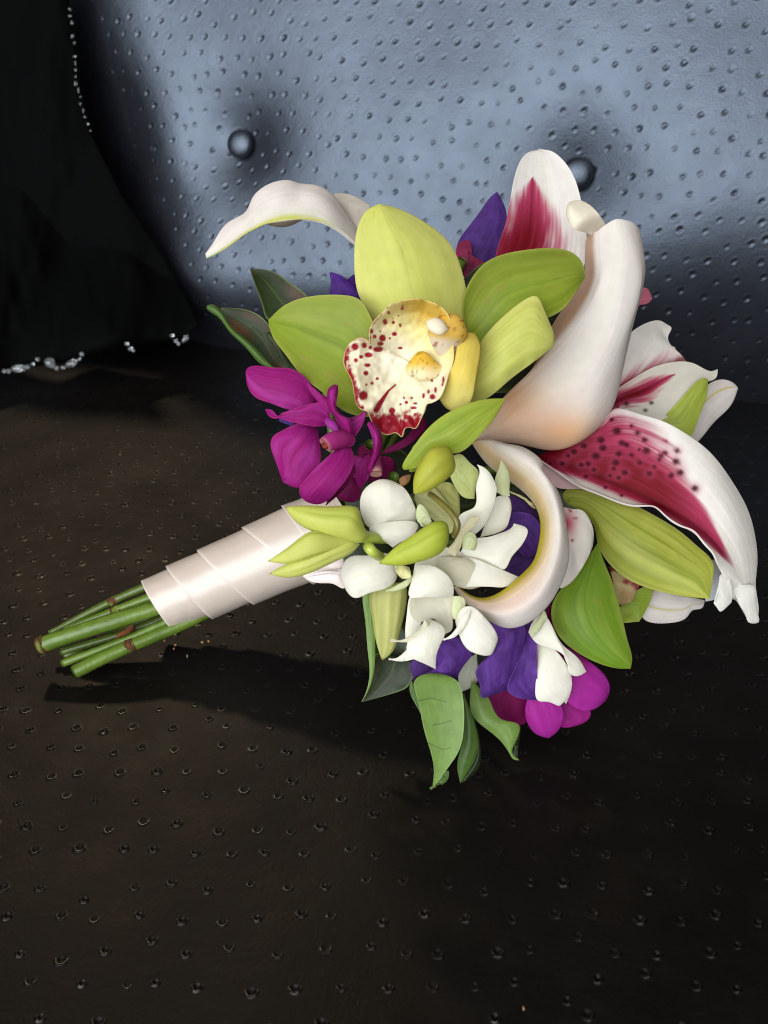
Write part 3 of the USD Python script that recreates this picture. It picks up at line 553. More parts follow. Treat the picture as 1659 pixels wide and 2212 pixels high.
# --- third lily petal seen from the side, upper left
L3 = part(BQ, 'lily', 'white lily petal arching out to the upper left')
P(L3, 'petal', M_PET, loft(1, [
    '1010,545,6 960,470,4 905,385,2 840,305,0 740,255,-1 655,247,-1 600,230,-2 520,235,-2 440,270,-2 375,335,-2 338,412,-2 230,480,-2 150,590,-2 100,662,-1',
    '1000,580,3 930,510,0 860,430,-3 790,375,-5 710,345,-6 640,340,-6 560,345,-7 490,365,-7 420,400,-6 350,460,-6 290,505,-5 210,570,-4 150,625,-3 102,668,-1',
    '985,610,2 905,540,-2 810,485,-5 740,465,-6 660,458,-7 570,462,-7 500,475,-7 440,492,-7 380,522,-6 320,556,-6 260,600,-5 195,645,-4 140,676,-2 106,690,-1',
    '1000,590,10 910,530,10 820,470,12 750,455,14 680,462,15 610,494,15 545,506,14 480,494,12 430,480,10 380,500,8 310,540,6 230,600,4 170,650,2 108,680,0'], .300,
    lambda g: mixc(lily_out(rib=lin(238, 234, 226))(g), mixc(lin(206, 210, 70), lin(130, 170, 40), sm(.85, 1, g['s'])), np.exp(-((g['t'] - .24) / .13) ** 2) * sm(.05, .3, g['s']) * .9), bcol=lily_out(), n=80, m=49, ruf=.6),
  petal(1, '1020,560 960,470 900,390 855,312 900,305 955,314 1020,342 1064,375* 1080,450', .306, (0, 2, 4), 4, plain((222, 214, 202), (206, 190, 178), .6)))

# --- smaller green cymbidium at the lower right
O2 = part(BQ, 'cymbidium_orchid', 'green orchid below the crimson lily petal'); D = .296
P(O2, 'petal', M_WAX, petal(4, '640,650 625,590 680,560 780,572 870,596 970,640 1085,700 1220,785 1310,862 1382,940 1380,1030 1366,1122* 1250,1112 1100,1082 1000,1048 900,988 838,920 800,850 785,770 730,690', D, (10, -4, -8), 5, cym((176, 182, 74), (204, 204, 112), (124, 138, 26), .9), n=70, m=49))
P(O2, 'petal', M_WAX, petal(4, '800,840 745,920 680,995 612,1075 570,1150 568,1230 605,1312 680,1382 790,1442 890,1472 965,1476* 974,1425 952,1335 930,1240 900,1120 870,1025 830,930', .281, (6, -4, -3), 6, cym((118, 150, 38), (164, 176, 80), (80, 122, 16), .85), n=70, m=49))
P(O2, 'petal', M_WAX, petal(4, '900,1180 960,1110 1040,1060 1075,1070 1062,1140 1030,1205 1008,1238* 960,1242 920,1240', .302, (0, 0, 0), 3, cym((148, 172, 50), (180, 188, 90), (110, 140, 22), .6)))
P(O2, 'lip', M_WAX, petal(4, '860,960 900,990 960,1010 1010,1050 990,1090 975,1130 940,1152* 910,1150 880,1050', .300, (0, -2, 0), -3, lambda g: mixc(mixc(lin(210, 196, 140), lin(150, 104, 60), nz(g['x'] * .02, g['y'] * .02, 3)), lin(140, 24, 30), np.clip(sum(np.exp(-(np.hypot((g['x'] - a) / 1.5, g['y'] - b) / 15) ** 4) for a, b in ((945, 1035), (985, 1048), (1005, 1070), (860, 975), (1000, 1020))), 0, 1))))
P(O2, 'petal', M_PET, petal(4, '1020,1110 1085,1080 1180,1100 1300,1120 1340,1130* 1325,1170 1280,1180 1250,1215 1150,1245 1030,1222', .310, (0, -3, 2), 4, lily_out(rib=lin(206, 196, 60), ribw=.05, rp=0.1)), label='white petal tip with yellow rib under the green petal')
P(O2, 'petal', M_PET, petal(4, '1340,960 1385,925 1420,985 1425,1090 1390,1125 1345,1135* 1330,1060', .312, (0, 0, 0), 2, plain((224, 226, 232), (200, 204, 212), .5)))
P(O2, 'petal', M_WAX, petal(2, '1060,1440 1110,1405 1200,1320 1270,1242 1330,1196 1356,1200* 1352,1270 1320,1370 1285,1462 1255,1500 1180,1460', .318, (0, -3, 2), 4, cym((170, 184, 76), (196, 206, 90), (120, 146, 40), .6)), label='narrow green petal tip against the white back petal')

# --- magenta orchids on the left
MG = part(BQ, 'dendrobium_orchid', 'magenta orchid cluster under the green orchid on the left'); D = .268
P(MG, 'petal', M_PET, petal(10, '800,400 720,380 700,280 640,170 560,100 470,64 340,58 180,42 110,62 92,92* 96,170 130,270 200,335 330,380 430,420 520,440 700,470', D, (6, 0, 4), 6, MAG, n=60, m=41))
P(MG, 'petal', M_PET, petal(10, '840,560 820,430 750,372 670,378 560,410 430,460 380,490 330,440 262,424* 300,488 370,498 470,530 600,560 740,580', .264, (4, 0, 4), -3, MAG, n=60))
P(MG, 'petal', M_PET, petal(10, '800,470 730,370 660,270 630,190 700,250 810,320* 870,420', .263, (2, 0, 2), 3, MAG))
P(MG, 'petal', M_PET, petal(10, '730,600 640,560 540,555 420,610 330,670 312,750 340,850 380,960 420,1070* 500,1110 570,1115 660,1040 750,890 745,720', D, (4, -1, 4), 5, MAG, n=60, m=41))
P(MG, 'petal', M_PET, petal(10, '990,740 900,770 830,830 720,930 620,1040 565,1120 580,1200 640,1250* 730,1265 830,1220 930,1110 1010,1000 1045,900 1030,790', .258, (4, -3, 4), 6, MAG, n=60, m=41))
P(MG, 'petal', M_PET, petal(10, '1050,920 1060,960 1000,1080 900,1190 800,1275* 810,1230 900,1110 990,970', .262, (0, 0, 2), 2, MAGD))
P(MG, 'petal', M_PET, loft(10, ['1000,740,4 960,640,0 880,500,-2 820,430,-3 805,340,-4 825,240,-4 870,208,-2', '1005,730,2 985,620,-3 930,520,-5 870,440,-6 850,340,-6 865,250,-6 890,210,-3', '1015,740,2 1030,610,-3 1010,520,-5 930,470,-5 890,390,-5 905,290,-4 905,218,-3'], .262, MAG, n=50, m=25),
  petal(10, '1010,740 930,600 885,490 960,510 1050,505 1155,440* 1120,560 1060,660', .262, (2, 1, 0), -4, MAG))
P(MG, 'petal', M_PET, loft(10, ['1190,1010,4 1165,960,1 1200,860,-2 1215,760,-4 1200,660,-4 1160,560,-2', '1200,1000,2 1210,920,-2 1250,800,-5 1255,690,-6 1225,600,-5 1180,535,-2', '1200,980,4 1260,860,0 1300,740,-2 1290,640,-2 1250,570,-1 1210,540,0'], .262, MAG, n=46, m=21))
def lipc(g): return mixc(lin(176, 50, 130), lin(206, 130, 140), sm(.85, .99, g['s']))
P(MG, 'lip', M_PET, tube(fp(10, [1000, 930, 850, 790], [700, 690, 710, 745], np.array([.262, .259, .257, .256])), [.0022, .0027, .0027, .0023], lipc, 24, 20),
  tube(fp(10, [830, 800, 786], [730, 740, 748], np.array([.2567, .2555, .2546])), [.0013, .0014, .0008], lambda g: lin(150, 60, 40), 8, 14))
P(MG, 'column', M_PET, bud(10, '920,660 830,600 785,530 800,500 830,505* 880,530 915,600', .262, (0, 0, 0), .8, plain((196, 84, 190), (170, 60, 160), .5) if False else lambda g: mixc(lin(196, 84, 190), lin(150, 30, 130), g['s']), groove=0))
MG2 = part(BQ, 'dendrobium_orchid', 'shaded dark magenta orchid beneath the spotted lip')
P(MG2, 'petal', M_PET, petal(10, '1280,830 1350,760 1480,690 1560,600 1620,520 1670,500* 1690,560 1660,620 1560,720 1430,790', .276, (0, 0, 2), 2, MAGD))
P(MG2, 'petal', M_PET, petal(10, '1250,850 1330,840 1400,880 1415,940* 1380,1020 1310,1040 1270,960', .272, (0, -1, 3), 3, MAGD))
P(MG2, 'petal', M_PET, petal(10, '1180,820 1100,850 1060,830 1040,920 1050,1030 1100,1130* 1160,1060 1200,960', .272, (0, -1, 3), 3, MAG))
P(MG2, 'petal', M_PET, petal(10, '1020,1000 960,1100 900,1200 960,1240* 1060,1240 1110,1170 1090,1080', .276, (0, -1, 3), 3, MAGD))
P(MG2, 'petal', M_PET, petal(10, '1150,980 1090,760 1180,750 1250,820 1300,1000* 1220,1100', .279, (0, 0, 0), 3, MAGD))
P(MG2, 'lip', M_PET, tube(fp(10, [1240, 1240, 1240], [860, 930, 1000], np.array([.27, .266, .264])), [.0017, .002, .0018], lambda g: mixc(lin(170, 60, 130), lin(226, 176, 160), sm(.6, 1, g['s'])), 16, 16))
P(MG2, 'petal', M_PET, petal(3, '240,290 165,255 170,245* 230,225 260,250 255,275', .275, (0, 0, 0), 1, PUR))

# --- white orchids in the middle
W1 = part(BQ, 'dendrobium_orchid', 'white orchid with rounded petal beside the green buds')
P(W1, 'petal', M_PET, petal(3, '970,850 900,868 780,870 700,890 655,830 640,760 655,680 710,625 770,603 830,612* 900,655 950,735 972,800', .256, (4, -3, 2), 6, DWH, n=60, m=41))
P(W1, 'petal', M_PET, petal(3, '985,880 970,858 880,848 780,858 695,888 715,930 780,968 832,1005* 880,975 960,925', .255, (2, -1, 2), 4, DWH))
P(W1, 'sepal', M_PET, petal(3, '1010,870 985,860 970,800 990,750 1040,800 1060,850* 1040,900', .254, (0, 0, 0), 3, DWHG))
W2 = part(BQ, 'dendrobium_orchid', 'white orchid lying low beside the ribbon')
P(W2, 'petal', M_PET, petal(3, '860,1130 800,1040 700,1050 610,1052 560,1075 530,1130 523,1170 545,1230* 575,1280 615,1302 690,1275 780,1250 850,1200', .258, (4, -3, 3), 5, DWH, n=60, m=41))
P(W2, 'lip', M_PET, petal(3, '930,1120 850,1112 860,1160 890,1190* 935,1180', .254, (0, -2, 0), -3, plain((236, 234, 180), (220, 214, 130), .6)))
P(W2, 'petal', M_PET, petal(3, '950,1170 900,1200 840,1235 790,1260* 850,1262 910,1240 945,1195', .256, (0, 0, 0), 2, DWHG))
W3 = part(BQ, 'dendrobium_orchid', 'open white orchid with greenish centre inside the lily loop')
P(W3, 'petal', M_PET, petal(8, '480,1000 450,820 520,770 580,740 605,680 600,580 620,480 632,420 612,362* 660,380 720,430 765,510 785,570 775,650 750,760 700,860 600,970', .258, (6, -2, -4), 5, DWH, n=60, m=41))
P(W3, 'petal', M_PET, petal(8, '640,1000 690,860 740,740 775,650 800,640 870,630 905,680 915,760* 895,850 865,920 800,960 720,985', .266, (2, 0, 2), 4, DWH))
P(W3, 'petal', M_PET, petal(8, '440,1170 500,1080 610,1010 700,1000 800,970 870,945 920,910 935,880* 970,890 1010,900 1055,935 1040,1010 990,1090 920,1170 890,1230 850,1285 760,1260 600,1200', .262, (0, -3, 2), 5, DWH, n=60, m=41))
P(W3, 'petal', M_PET, petal(8, '400,1200 500,1175 620,1200 740,1250 860,1300 985,1355* 940,1400 860,1440 740,1440 560,1440 430,1420 380,1300', .260, (2, -2, 4), 4, DWH, n=50))
P(W3, 'petal', M_PET, petal(8, '240,1180 340,1170 460,1180 590,1230 655,1330 660,1430* 560,1460 420,1430 300,1350', .259, (2, -2, 4), 4, plain((228, 224, 204), (214, 206, 176), .6)))
P(W3, 'petal', M_PET, petal(3, '1200,1010 1090,1010 1015,1060 962,1102 1000,1160* 1100,1170 1210,1160 1270,1080', .2605, (0, 0, 0), 3, plain((236, 232, 214), (222, 216, 190), .6)))
P(W3, 'petal', M_PET, petal(3, '1250,1060 1290,1000 1345,960 1380,1010 1400,1090* 1360,1140 1290,1140', .2635, (0, 0, 0), 3, DWHG))
P(W3, 'sepal', M_PET, petal(8, '900,640 780,600 770,480 800,400 822,318* 860,370 890,430 900,520 895,600', .262, (0, -1, 2), 3, DWHG))
P(W3, 'lip', M_PET, petal(8, '420,1170 340,1120 400,1050 440,960 500,890 560,820 640,830* 600,890 520,960 480,1040 460,1110', .254, (0, -2, 0), 3, plain((240, 234, 206), (222, 214, 160), .5)),
  petal(8, '480,1100 500,980 560,950 605,1000 608,1080 590,1120* 530,1110', .253, (0, -2, 0), 3, DWHG))
W4 = part(BQ, 'dendrobium_orchid', 'white orchid with pointed spurs hanging over the purple petals')
P(W4, 'petal', M_PET, petal(3, '960,1110 1050,1108 1120,1140 1178,1200 1192,1260 1188,1290* 1100,1298 1010,1300 930,1292 940,1210', .252, (3, -2, 3), 4, DWH, n=50))
P(W4, 'petal', M_PET, petal(3, '960,1240 930,1300 915,1400 905,1500 910,1560* 940,1580 1000,1450 1060,1300', .258, (2, 0, 3), 3, DWH))
P(W4, 'petal', M_PET, petal(3, '990,1280 945,1300 940,1400 990,1440 1060,1420 1140,1512* 1178,1490 1186,1400 1190,1292 1090,1290', .2565, (2, 0, 2), -4, plain((222, 218, 200), (206, 200, 176), .6)))
P(W4, 'petal', M_PET, petal(3, '1050,1425 1010,1450 960,1510 915,1580 930,1640 1000,1680 1085,1720* 1090,1640 1120,1560 1140,1490 1090,1440', .250, (3, -3, 2), 6, DWH, n=60, m=41))
P(W4, 'sepal', M_PET, petal(3, '1020,1430 990,1480 940,1520 880,1548 818,1550* 880,1562 950,1555 1020,1520 1050,1460', .2495, (0, -1, 0), 3, plain((232, 228, 206), (216, 210, 180), .6)))
P(W4, 'sepal', M_PET, petal(3, '960,1660 925,1600 890,1630 850,1655 808,1660* 850,1672 910,1672', .252, (0, 0, 0), 2, DWH))
W5 = part(BQ, 'dendrobium_orchid', 'small white orchid bell hanging left of the loop tip')
P(W5, 'petal', M_PET, petal(3, '1200,1440 1230,1370 1290,1350 1370,1410 1420,1470 1450,1540 1430,1600* 1410,1635 1320,1628 1270,1600 1235,1550', .250, (3, -2, 2), 5, DWH, n=50, m=41))
P(W5, 'sepal', M_PET, petal(3, '1290,1370 1260,1390 1210,1470 1170,1520 1128,1547* 1190,1535 1250,1480 1285,1420', .2485, (0, -1, 0), 2, DWH))
P(W5, 'lip', M_PET, petal(3, '1190,1290 1180,1400 1200,1430 1240,1410 1260,1360* 1250,1300', .254, (0, -1, 0), 3, DWHG))
W6 = part(BQ, 'dendrobium_orchid', 'white petals at the bottom between purple and magenta blooms')
P(W6, 'petal', M_PET, petal(4, '450,1290 470,1240 520,1200 575,1270 630,1360 700,1420 742,1490* 700,1512 660,1500 640,1425 570,1375 490,1345', .272, (2, -2, 3), 4, DWH, n=50))
P(W6, 'petal', M_PET, petal(4, '490,1340 560,1362 620,1420 660,1490 670,1560 655,1620 640,1652* 625,1640 612,1660 560,1645 498,1635 494,1480', .276, (2, -2, 3), 4, DWH, n=50))
P(W6, 'petal', M_PET, petal(4, '190,1400 150,1420 110,1470 96,1530 115,1590* 190,1545 195,1470', .283, (0, 0, 0), 2, plain((212, 214, 196), (196, 198, 174), .6)))
P(W6, 'lip', M_PET, petal(4, '470,1320 465,1270 500,1225 530,1180 545,1215* 520,1260 500,1290', .269, (0, 0, 0), 2, DWHG))

# --- green buds and inner green petals
B_ = lambda s, D, dep, fat, col, f=3, lab=None: P(BQ, 'flower_bud', M_WAX, bud(f, s, D, dep, fat, col), label=lab)
B_('690,930 650,975 560,965 420,930 300,880 230,815 200,766* 320,758 480,762 630,775 650,840', .246, (2, 0, 2), .8, budc())
P(BQ, 'flower_bud', M_WAX, bud(3, '640,985 590,1040 500,1085 380,1142 220,1182 104,1160* 200,1105 330,1050 480,985 600,962', .245, (4, 0, 2), .7, budc((210, 212, 120), (182, 194, 74))),
  bud(3, '620,975 500,1020 360,1070 220,1100 96,1086* 150,1050 240,985 360,908 480,930 590,958', .244, (4, 0, 2), .6, budc((206, 210, 112), (180, 192, 70))), label='split pale green bud with two pointed tips over the ribbon')
B_('1165,920 1155,985 1120,1035 1010,1085 860,1112 752,1099* 850,1000 980,910 1095,847 1150,862', .243, (2, 0, 2), .8, budc((190, 200, 76), (158, 176, 44)))
B_('1190,470 1200,540 1110,635 1000,688 955,690* 955,600 985,520 1050,430 1110,408 1170,420', .247, (3, 0, 1), .8, budc((186, 186, 70), (160, 166, 44), (150, 90, 50)))
B_('830,1220 900,1215 912,1350 885,1470 835,1615 770,1668* 735,1560 715,1440 695,1300 720,1240', .268, (0, 0, 2), .6, budc((206, 206, 130), (120, 130, 36), (140, 80, 40)), lab='long two-toned bud pointing down beside the leaf')
G1 = part(BQ, 'cymbidium_bloom', 'small green bloom half hidden in the middle of the bouquet')
P(G1, 'petal', M_WAX, petal(3, '900,550 890,535 930,450 1000,350 1100,250 1250,168 1390,132 1495,130* 1430,245 1330,362 1200,452 1090,440 1000,520 940,545', .258, (3, -4, -2), 4, cym((156, 172, 52), (184, 188, 90), (112, 142, 22), .75), n=60))
P(G1, 'petal', M_WAX, petal(3, '1180,470 1230,455 1290,510 1335,555 1325,640 1312,720* 1250,710 1200,650 1165,560', .262, (0, -1, 2), 3, cym((206, 214, 140), (222, 226, 168), (176, 190, 90), .4)))
P(G1, 'petal', M_WAX, petal(3, '1070,660 1150,620 1210,660 1228,760* 1215,830 1130,840 1090,760', .266, (0, 0, 2), 3, cym((196, 198, 120), (210, 210, 150), (160, 164, 70), .5)))
P(G1, 'petal', M_WAX, petal(3, '960,720 980,650 1050,640 1120,700 1190,820 1195,910* 1150,925 1080,850 1000,800', .263, (0, 0, 0), 3, cym((200, 200, 140), (214, 212, 160), (170, 172, 90), .4)))
P(G1, 'petal', M_WAX, petal(3, '930,560 940,440 960,400 1010,380* 1000,480 960,560', .268, (0, 0, 0), 2, cym((150, 164, 60), (170, 180, 80), (110, 130, 30), .5)))
stem_c = lambda c0, c1: (lambda g: mixc(lin(*c0), lin(*c1), nz(g['s'] * 5, g['t'] * 2, g['seed'], 3)))
P(BQ, 'pedicel', M_STEM, tube(fp(3, [1050, 1120, 1190, 1212, 1190], [690, 745, 820, 880, 940], np.array([.254, .249, .246, .2455, .247])), [.0008, .0009, .0009, .0010, .0009], stem_c((120, 112, 50), (90, 84, 30))))
P(BQ, 'pedicel', M_STEM, tube(fp(3, [690, 715, 760], [1000, 1030, 1060], np.array([.252, .251, .256])), [.0016, .0015, .0014], stem_c((190, 200, 90), (150, 170, 60))))
P(BQ, 'pedicel', M_STEM, tube(fp(3, [640, 720, 800], [935, 950, 955], np.array([.25, .254, .26])), [.0019, .0016, .0014], stem_c((180, 196, 80), (140, 160, 50))))
P(BQ, 'dry_bract', M_DRY, bud(3, '880,640 870,605 905,580 940,575* 935,610 905,640', .256, (0, 0, 0), .8, lambda g: mixc(lin(170, 126, 84), lin(96, 58, 34), nz(g['x'] * .05, g['y'] * .05, 2, 3)), n=16, m=14))

# --- purple blooms
PU = part(BQ, 'purple_bloom', 'deep purple bloom with broad petals at the bottom')
P(PU, 'petal', M_VEL, petal(4, '200,1250 260,1230 350,1240 430,1260 410,1400 385,1500 345,1585* 280,1605 212,1620 205,1560 183,1500 215,1440 265,1390 290,1320', .274, (4, -3, 4), 5, PUR, n=60, m=41, ruf=1.2))
P(PU, 'petal', M_VEL, petal(4, '380,1270 460,1245 490,1330 492,1450 497,1560 495,1634* 400,1622 345,1582 372,1500 398,1400', .277, (4, -2, 3), -4, PUR, n=60, ruf=1.2))
P(PU, 'petal', M_VEL, petal(9, '960,420 1000,380 1130,360 1260,500 1210,580 1140,690 1110,800 1135,900* 1060,908 980,850 900,770 820,712 900,650 940,560', .272, (2, -2, 4), 6, PUR, n=60, m=41, ruf=1.2))
P(PU, 'petal', M_VEL, petal(9, '940,400 990,420 1060,520 920,645 830,690 760,720 745,810* 735,720 715,580 800,540', .275, (2, 0, 4), 3, PURD, n=50))
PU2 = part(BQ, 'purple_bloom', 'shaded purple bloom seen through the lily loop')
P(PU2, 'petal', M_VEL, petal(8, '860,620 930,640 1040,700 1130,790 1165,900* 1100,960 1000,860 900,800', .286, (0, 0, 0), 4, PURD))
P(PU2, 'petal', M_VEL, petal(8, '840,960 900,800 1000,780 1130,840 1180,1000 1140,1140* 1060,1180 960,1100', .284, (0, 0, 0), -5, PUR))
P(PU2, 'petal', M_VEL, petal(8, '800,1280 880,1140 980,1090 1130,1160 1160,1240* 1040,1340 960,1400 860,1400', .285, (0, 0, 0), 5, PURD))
PU3 = part(BQ, 'purple_bloom', 'upright purple petal behind the green orchid')
P(PU3, 'petal', M_VEL, petal(2, '170,720 100,640 90,525 140,440 205,355 260,280 292,254* 328,322 342,400 330,470 305,550 265,640', .318, (0, -2, 3), 5, plain((82, 50, 126), (62, 36, 100), .8), n=60))
P(PU3, 'petal', M_VEL, petal(2, '130,700 85,560 100,515 150,500 165,560* 158,640 220,610 250,640 180,720', .312, (0, 0, 0), 3, plain((140, 40, 76), (100, 20, 60), .7)), label='wine-red petal at the foot of the purple petal')
PU4 = part(BQ, 'purple_bloom', 'ragged violet petals beside the upper left green petal')
P(PU4, 'petal', M_VEL, petal(1, '870,930 832,890 838,820 832,770 870,778 912,802 900,830 975,780* 1000,850 1010,930', .290, (0, -2, 2), 4, plain((78, 40, 128), (54, 24, 96), .9), ruf=1.5))

# --- magenta blooms at the bottom
MB = part(BQ, 'dendrobium_orchid', 'bright magenta orchid at the bottom right of the bouquet')
P(MB, 'petal', M_PET, petal(4, '600,1560 640,1470 700,1410 760,1440 830,1500 862,1575 842,1635* 780,1680 710,1682 650,1645', .284, (2, -2, 3), 5, plain((182, 50, 164), (158, 30, 132), .7), n=50))
P(MB, 'petal', M_PET, petal(4, '460,1590 520,1600 600,1640 628,1710 602,1785 552,1826* 485,1802 442,1740 436,1660', .284, (0, -2, 3), 5, plain((186, 52, 168), (160, 30, 130), .7), n=50))
P(MB, 'petal', M_PET, petal(4, '600,1640 690,1655 765,1692 752,1732 690,1764* 610,1766 590,1700', .288, (0, 0, 2), 3, plain((168, 40, 140), (140, 24, 110), .7)))
P(MB, 'petal', M_PET, petal(4, '360,1560 440,1600 446,1680 438,1745 402,1762* 340,1742 262,1732 250,1680 225,1622 290,1590', .289, (0, 0, 3), 3, plain((140, 18, 92), (100, 8, 62), .9)))
P(MB, 'petal', M_PET, petal(4, '560,1360 620,1360 700,1400 760,1450* 700,1500 620,1480', .283, (0, 0, 0), 2, MAG))
P(MB, 'petal', M_PET, petal(4, '520,1250 540,1180 565,1140 580,1200 600,1290* 560,1290', .286, (0, 0, 0), 2, MAGD))

# --- leaves
def LF(f, s, D, dep, cup, col, bcol=None, lab=None, **kw): return P(BQ, 'leaf', M_LEAF, petal(f, s, D, dep, cup, col, bcol, n=50, m=33, wob=.8, ruf=.3, vr=.04, **kw), label=lab)
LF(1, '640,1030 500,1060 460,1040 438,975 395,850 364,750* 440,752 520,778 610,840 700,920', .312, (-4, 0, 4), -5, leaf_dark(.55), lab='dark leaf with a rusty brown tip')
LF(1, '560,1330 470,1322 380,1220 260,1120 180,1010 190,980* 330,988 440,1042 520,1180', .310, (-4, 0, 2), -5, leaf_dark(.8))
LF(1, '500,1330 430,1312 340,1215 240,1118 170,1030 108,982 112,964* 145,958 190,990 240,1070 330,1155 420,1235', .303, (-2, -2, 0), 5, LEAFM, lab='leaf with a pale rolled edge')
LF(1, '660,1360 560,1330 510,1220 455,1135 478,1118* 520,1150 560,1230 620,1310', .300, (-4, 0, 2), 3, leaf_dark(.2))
crack = [[(500, 655), (560, 640), (600, 650), (640, 660)], [(545, 855), (580, 870), (620, 888), (660, 880)], [(575, 770), (620, 762), (660, 750)]]
def cracked(g):
    r = LEAFU(g)
    for l in crack:
        l = np.array(l, float); q = np.linspace(0, 1, 80); lx, ly = (np.interp(q, np.linspace(0, 1, len(l)), l[:, k]) for k in (0, 1))
        dd = np.sqrt(np.min((g['x'][..., None] - lx) ** 2 + (g['y'][..., None] - ly) ** 2, -1)); r = mixc(r, lin(50, 66, 30), sm(4, 1.0, dd) * .6)
    return mixc(r, lin(120, 70, 30), sm(.965, 1, g['s']))
P(BQ, 'leaf', M_LEAF, petal(6, '600,520 520,530 485,560 500,650 530,790 562,900 578,990 570,1078* 600,1040 650,970 700,890 722,780 718,640 690,560', .266, (4, -1, 2), -2, cracked, LEAFM, n=220, m=160, vr=.03, wob=.4, ruf=.3), label='pale green leaf underside with fine cracks')
LF(6, '720,620 718,760 712,860 690,960 705,1050* 750,985 790,890 782,790 750,690', .272, (2, 0, 2), 4, LEAFM)
LF(6, '740,680 770,760 785,880 760,960 708,1045 730,1040* 790,980 803,890 790,800', .277, (2, 0, 0), 3, leaf_dark())
LF(6, '760,560 762,720 830,790 900,850 945,915 960,935 988,940* 955,900 972,850 985,768 900,740 840,640', .277, (4, 0, 2), 4, LEAFU)
LF(6, '955,900 975,850 992,770 985,870 975,910 988,938* 965,938', .282, (0, 0, 0), 1, leaf_dark())
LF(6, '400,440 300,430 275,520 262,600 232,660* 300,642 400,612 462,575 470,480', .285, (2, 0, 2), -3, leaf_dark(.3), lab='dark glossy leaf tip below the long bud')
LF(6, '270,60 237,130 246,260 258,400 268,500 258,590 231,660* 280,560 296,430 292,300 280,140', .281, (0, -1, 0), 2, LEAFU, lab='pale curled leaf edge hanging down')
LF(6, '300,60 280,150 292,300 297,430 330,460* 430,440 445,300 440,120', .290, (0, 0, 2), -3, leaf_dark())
LF(6, '470,560 460,600 500,690 525,740* 505,660 490,590', .276, (0, 0, 0), 1, LEAFM)
LF(6, '560,1078 585,1060 640,1040 648,990 610,1030* 580,1060', .277, (0, 0, 0), 1, LEAFM)
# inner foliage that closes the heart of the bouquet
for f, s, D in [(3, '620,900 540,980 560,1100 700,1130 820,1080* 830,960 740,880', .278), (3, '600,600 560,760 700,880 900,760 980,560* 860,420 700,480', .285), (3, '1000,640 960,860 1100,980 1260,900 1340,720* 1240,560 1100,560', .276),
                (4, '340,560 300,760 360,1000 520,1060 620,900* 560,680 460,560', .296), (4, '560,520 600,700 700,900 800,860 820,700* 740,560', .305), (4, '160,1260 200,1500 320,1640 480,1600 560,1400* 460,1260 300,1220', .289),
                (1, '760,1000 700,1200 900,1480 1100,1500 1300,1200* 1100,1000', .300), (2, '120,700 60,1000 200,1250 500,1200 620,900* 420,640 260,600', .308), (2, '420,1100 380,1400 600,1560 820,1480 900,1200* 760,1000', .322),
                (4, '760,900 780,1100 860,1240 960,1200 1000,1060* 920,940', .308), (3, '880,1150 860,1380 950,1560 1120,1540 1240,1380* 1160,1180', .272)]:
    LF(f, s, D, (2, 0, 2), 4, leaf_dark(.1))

# --- handle: ribbon and stems
A0, A1 = P3(340, 1307, .3325), P3(690, 1158, .3235)
ax = (A1 - A0); AL = np.linalg.norm(ax); ax /= AL
e1 = np.cross(ax, FWD); e1 /= np.linalg.norm(e1)
if e1[2] < 0: e1 = -e1
e2 = np.cross(ax, e1)
if e2 @ FWD > 0: e2 = -e2                                    # e2 looks at the camera
def rad(x): return .0104 + (.0152 - .0104) * x / AL
HR = part(BQ, 'ribbon_wrap', 'blush satin ribbon wrapped in overlapping turns round the stems')
bands = [(0.0, .020, .1), (.0135, .040, .22), (.0285, .066, .30), (.050, .082, .42), (AL * .93, AL + .012, .2)]
for k_, (a0, a1, tilt) in enumerate(bands):
    n_, m_ = 26, 96; q, ph = np.meshgrid(np.linspace(0, 1, n_), np.linspace(0, 2 * np.pi, m_ + 1), indexing='ij')
    skew = tilt * .020 * -np.sin(ph) + .0035 * np.cos(ph)
    x = a0 + (a1 - a0) * q + skew * (1 - q * .6)
    r = rad(np.clip(x, -.01, AL * 1.1)) + .0011 * (1 - q) ** 1.5 * (.5 + .5 * min(k_, 1)) - .0008 * q + (nz(q * 3, np.cos(ph) * 2 + 5, k_ + 60) - .5) * .0006 + (nz(q * 2, ph * 4, k_ + 80, 2) - .5) * .0003 * np.sin(ph) ** 2
    Pg = A0 + x[..., None] * ax + r[..., None] * (np.cos(ph)[..., None] * e2 + np.sin(ph)[..., None] * e1)
    ed = np.exp(-(q / .025) ** 2)
    col = mixc(lin(192, 178, 166), lin(212, 199, 188), ed * .8) * (1 - .06 * (nz(q * 40, ph * 30, 4) - .5))[..., None]
    V = Pg.reshape(-1, 3); F = quads(n_, m_ + 1)
    cen = A0 + ((V - A0) @ ax)[:, None] * ax
    fn = np.cross(V[F[:, 1]] - V[F[:, 0]], V[F[:, 2]] - V[F[:, 0]])
    if np.einsum('ij,ij->i', fn, V[F[:, 0]] - cen[F[:, 0]]).sum() < 0: F = F[:, ::-1]
    N = V - cen; N /= np.linalg.norm(N, axis=1, keepdims=True); kk = len(V)
    Bk = V - N * .0005; e = np.arange(m_); rim = np.vstack([np.stack([e, e + 1, e + 1 + kk], 1), np.stack([e, e + 1 + kk, e + kk], 1)])
    obj(HR, 'ribbon_turn', [(np.vstack([V, Bk]), np.vstack([F, F[:, ::-1] + kk, rim]), np.vstack([col.reshape(-1, 3)] * 2))], M_RIB)
RB = plain((226, 212, 206), (206, 192, 186), .4)
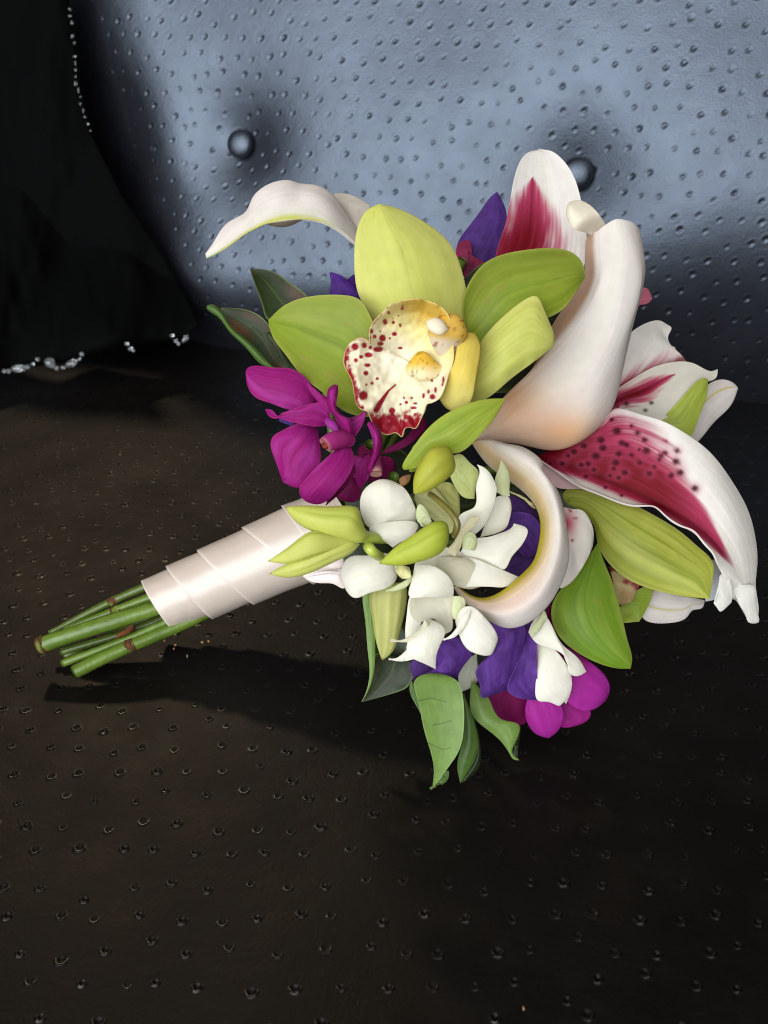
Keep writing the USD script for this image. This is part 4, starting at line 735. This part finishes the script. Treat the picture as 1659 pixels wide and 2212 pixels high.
P(HR, 'ribbon_tail', M_RIB, petal(3, '540,1060 470,1095 400,1125 340,1150 306,1172* 340,1200 420,1215 490,1222 545,1246 560,1150', .283, (0, -2, 0), 4, RB, thick=.0004),
  petal(3, '550,1130 480,1135 410,1145 340,1165 310,1180* 400,1168 480,1160 545,1165', .280, (0, -1, 0), 3, RB, thick=.0004), label='loose folded ribbon end under the buds')
GS = stem_c((106, 130, 46), (72, 98, 26)); GS2 = stem_c((90, 108, 40), (62, 80, 24)); BR = lambda g: mixc(mixc(lin(104, 66, 40), lin(64, 42, 24), nz(g['s'] * 6, g['t'] * 3, g['seed'], 3)), lin(98, 116, 44), sm(.45, .62, nz(g['s'] * 3, g['a'] * .8, g['seed'] + 2, 2)))
def stem(xy, d, rpx, col, nodes=(), cap=None):
    pts = fp(5, [p[0] for p in xy], [p[1] for p in xy], np.array(d)); r = [k * .4494 / FPX * .325 for k in rpx]
    s = obj(BQ, 'stem', [tube(pts, r, col, 60, 22, .05)], M_STEM)
    cs = CubicSpline(np.linspace(0, 1, len(pts)), pts)
    for q in nodes:
        k = np.linspace(q - .035, q + .035, 6); rr = np.interp(q, np.linspace(0, 1, len(r)), r)
        obj(s, 'node', [tube(cs(k), [rr * .99, rr * 1.05, rr * 1.10, rr * 1.03], BR, 14, 20, .12)], M_DRY)
    if cap:
        k = np.linspace(1 - cap, 1.004, 5); obj(s, 'node', [tube(cs(k), [r[-1] * 1.02, r[-1] * 1.16, r[-1] * 1.12, r[-1] * 1.05], BR, 14, 20, .18)], M_DRY)
stem([(900, 560), (700, 652), (420, 740), (118, 842)], [.328, .325, .322, .322], [36, 37, 38, 40], GS, cap=.035)
stem([(850, 480), (640, 553), (440, 640), (165, 782)], [.331, .332, .332, .331], [24, 22, 21, 15], GS2, (.62,))
stem([(850, 530), (640, 612), (430, 692), (240, 762)], [.329, .328, .328, .330], [22, 24, 20, 16], GS, (.58,))
stem([(860, 640), (660, 730), (480, 795), (215, 872)], [.333, .332, .331, .329], [22, 22, 22, 20], GS2, (.5,))
stem([(900, 640), (700, 738), (480, 830), (222, 928)], [.329, .327, .324, .321], [20, 19, 18, 19], GS)
stem([(940, 670), (740, 765), (520, 856), (278, 972)], [.330, .327, .323, .3185], [30, 31, 31, 33], GS, (.62,))
stem([(850, 610), (650, 705), (440, 800), (232, 892)], [.334, .334, .332, .330], [18, 18, 18, 16], GS2)
P(BQ, 'dry_bract', M_DRY, petal(5, '570,740 555,742 520,765 485,790 480,808* 520,795 560,765', .3225, (0, -1, 0), 2, lambda g: mixc(lin(110, 66, 34), lin(70, 40, 20), nz(g['s'] * 4, g['t'] * 4, 3, 3))))
# stalks that carry the flower heads from the binding point
HUB = P3(730, 1140, .318)
for u, v, d in [(900, 800, .285), (1130, 760, .300), (1100, 1000, .300), (1250, 1000, .305), (800, 960, .280), (960, 1200, .280), (1180, 1200, .302), (1050, 1380, .286), (880, 1320, .282), (1050, 600, .315), (700, 700, .306), (850, 1030, .272), (1200, 1480, .292), (1000, 560, .308)]:
    Q = P3(u, v, d); mid = (HUB + Q) / 2 + FWD * .008
    obj(BQ, 'flower_stalk', [tube([HUB - ax * .02, HUB, mid, Q], [.0022, .0022, .002, .0018], stem_c((96, 120, 40), (66, 90, 24)), 24, 10)], M_STEM)

# --- crumbs on the seat
crng = np.random.default_rng(3); pc = []
for u, v in [(375, 1396), (378, 1388), (404, 1412), (436, 1382), (450, 1380), (355, 1378), (1132, 2172)]:
    a = TILT + math.atan((v - 1106) / FPX); g0 = P3(u, v, HCAM * math.cos(a - TILT) / math.sin(a)); s = trimesh.creation.icosphere(subdivisions=1)
    vt = s.vertices * crng.uniform(.0003, .0007, 3) * crng.uniform(.8, 1.2, s.vertices.shape); pc.append((vt + g0 + [0, 0, -.0012], s.faces, None))
cr = obj('/World', 'crumbs', pc, M_CRUMB)
props(stage.GetPrimAtPath(cr), label='tiny tan crumbs scattered on the black leather seat', category='crumbs', kind='stuff')
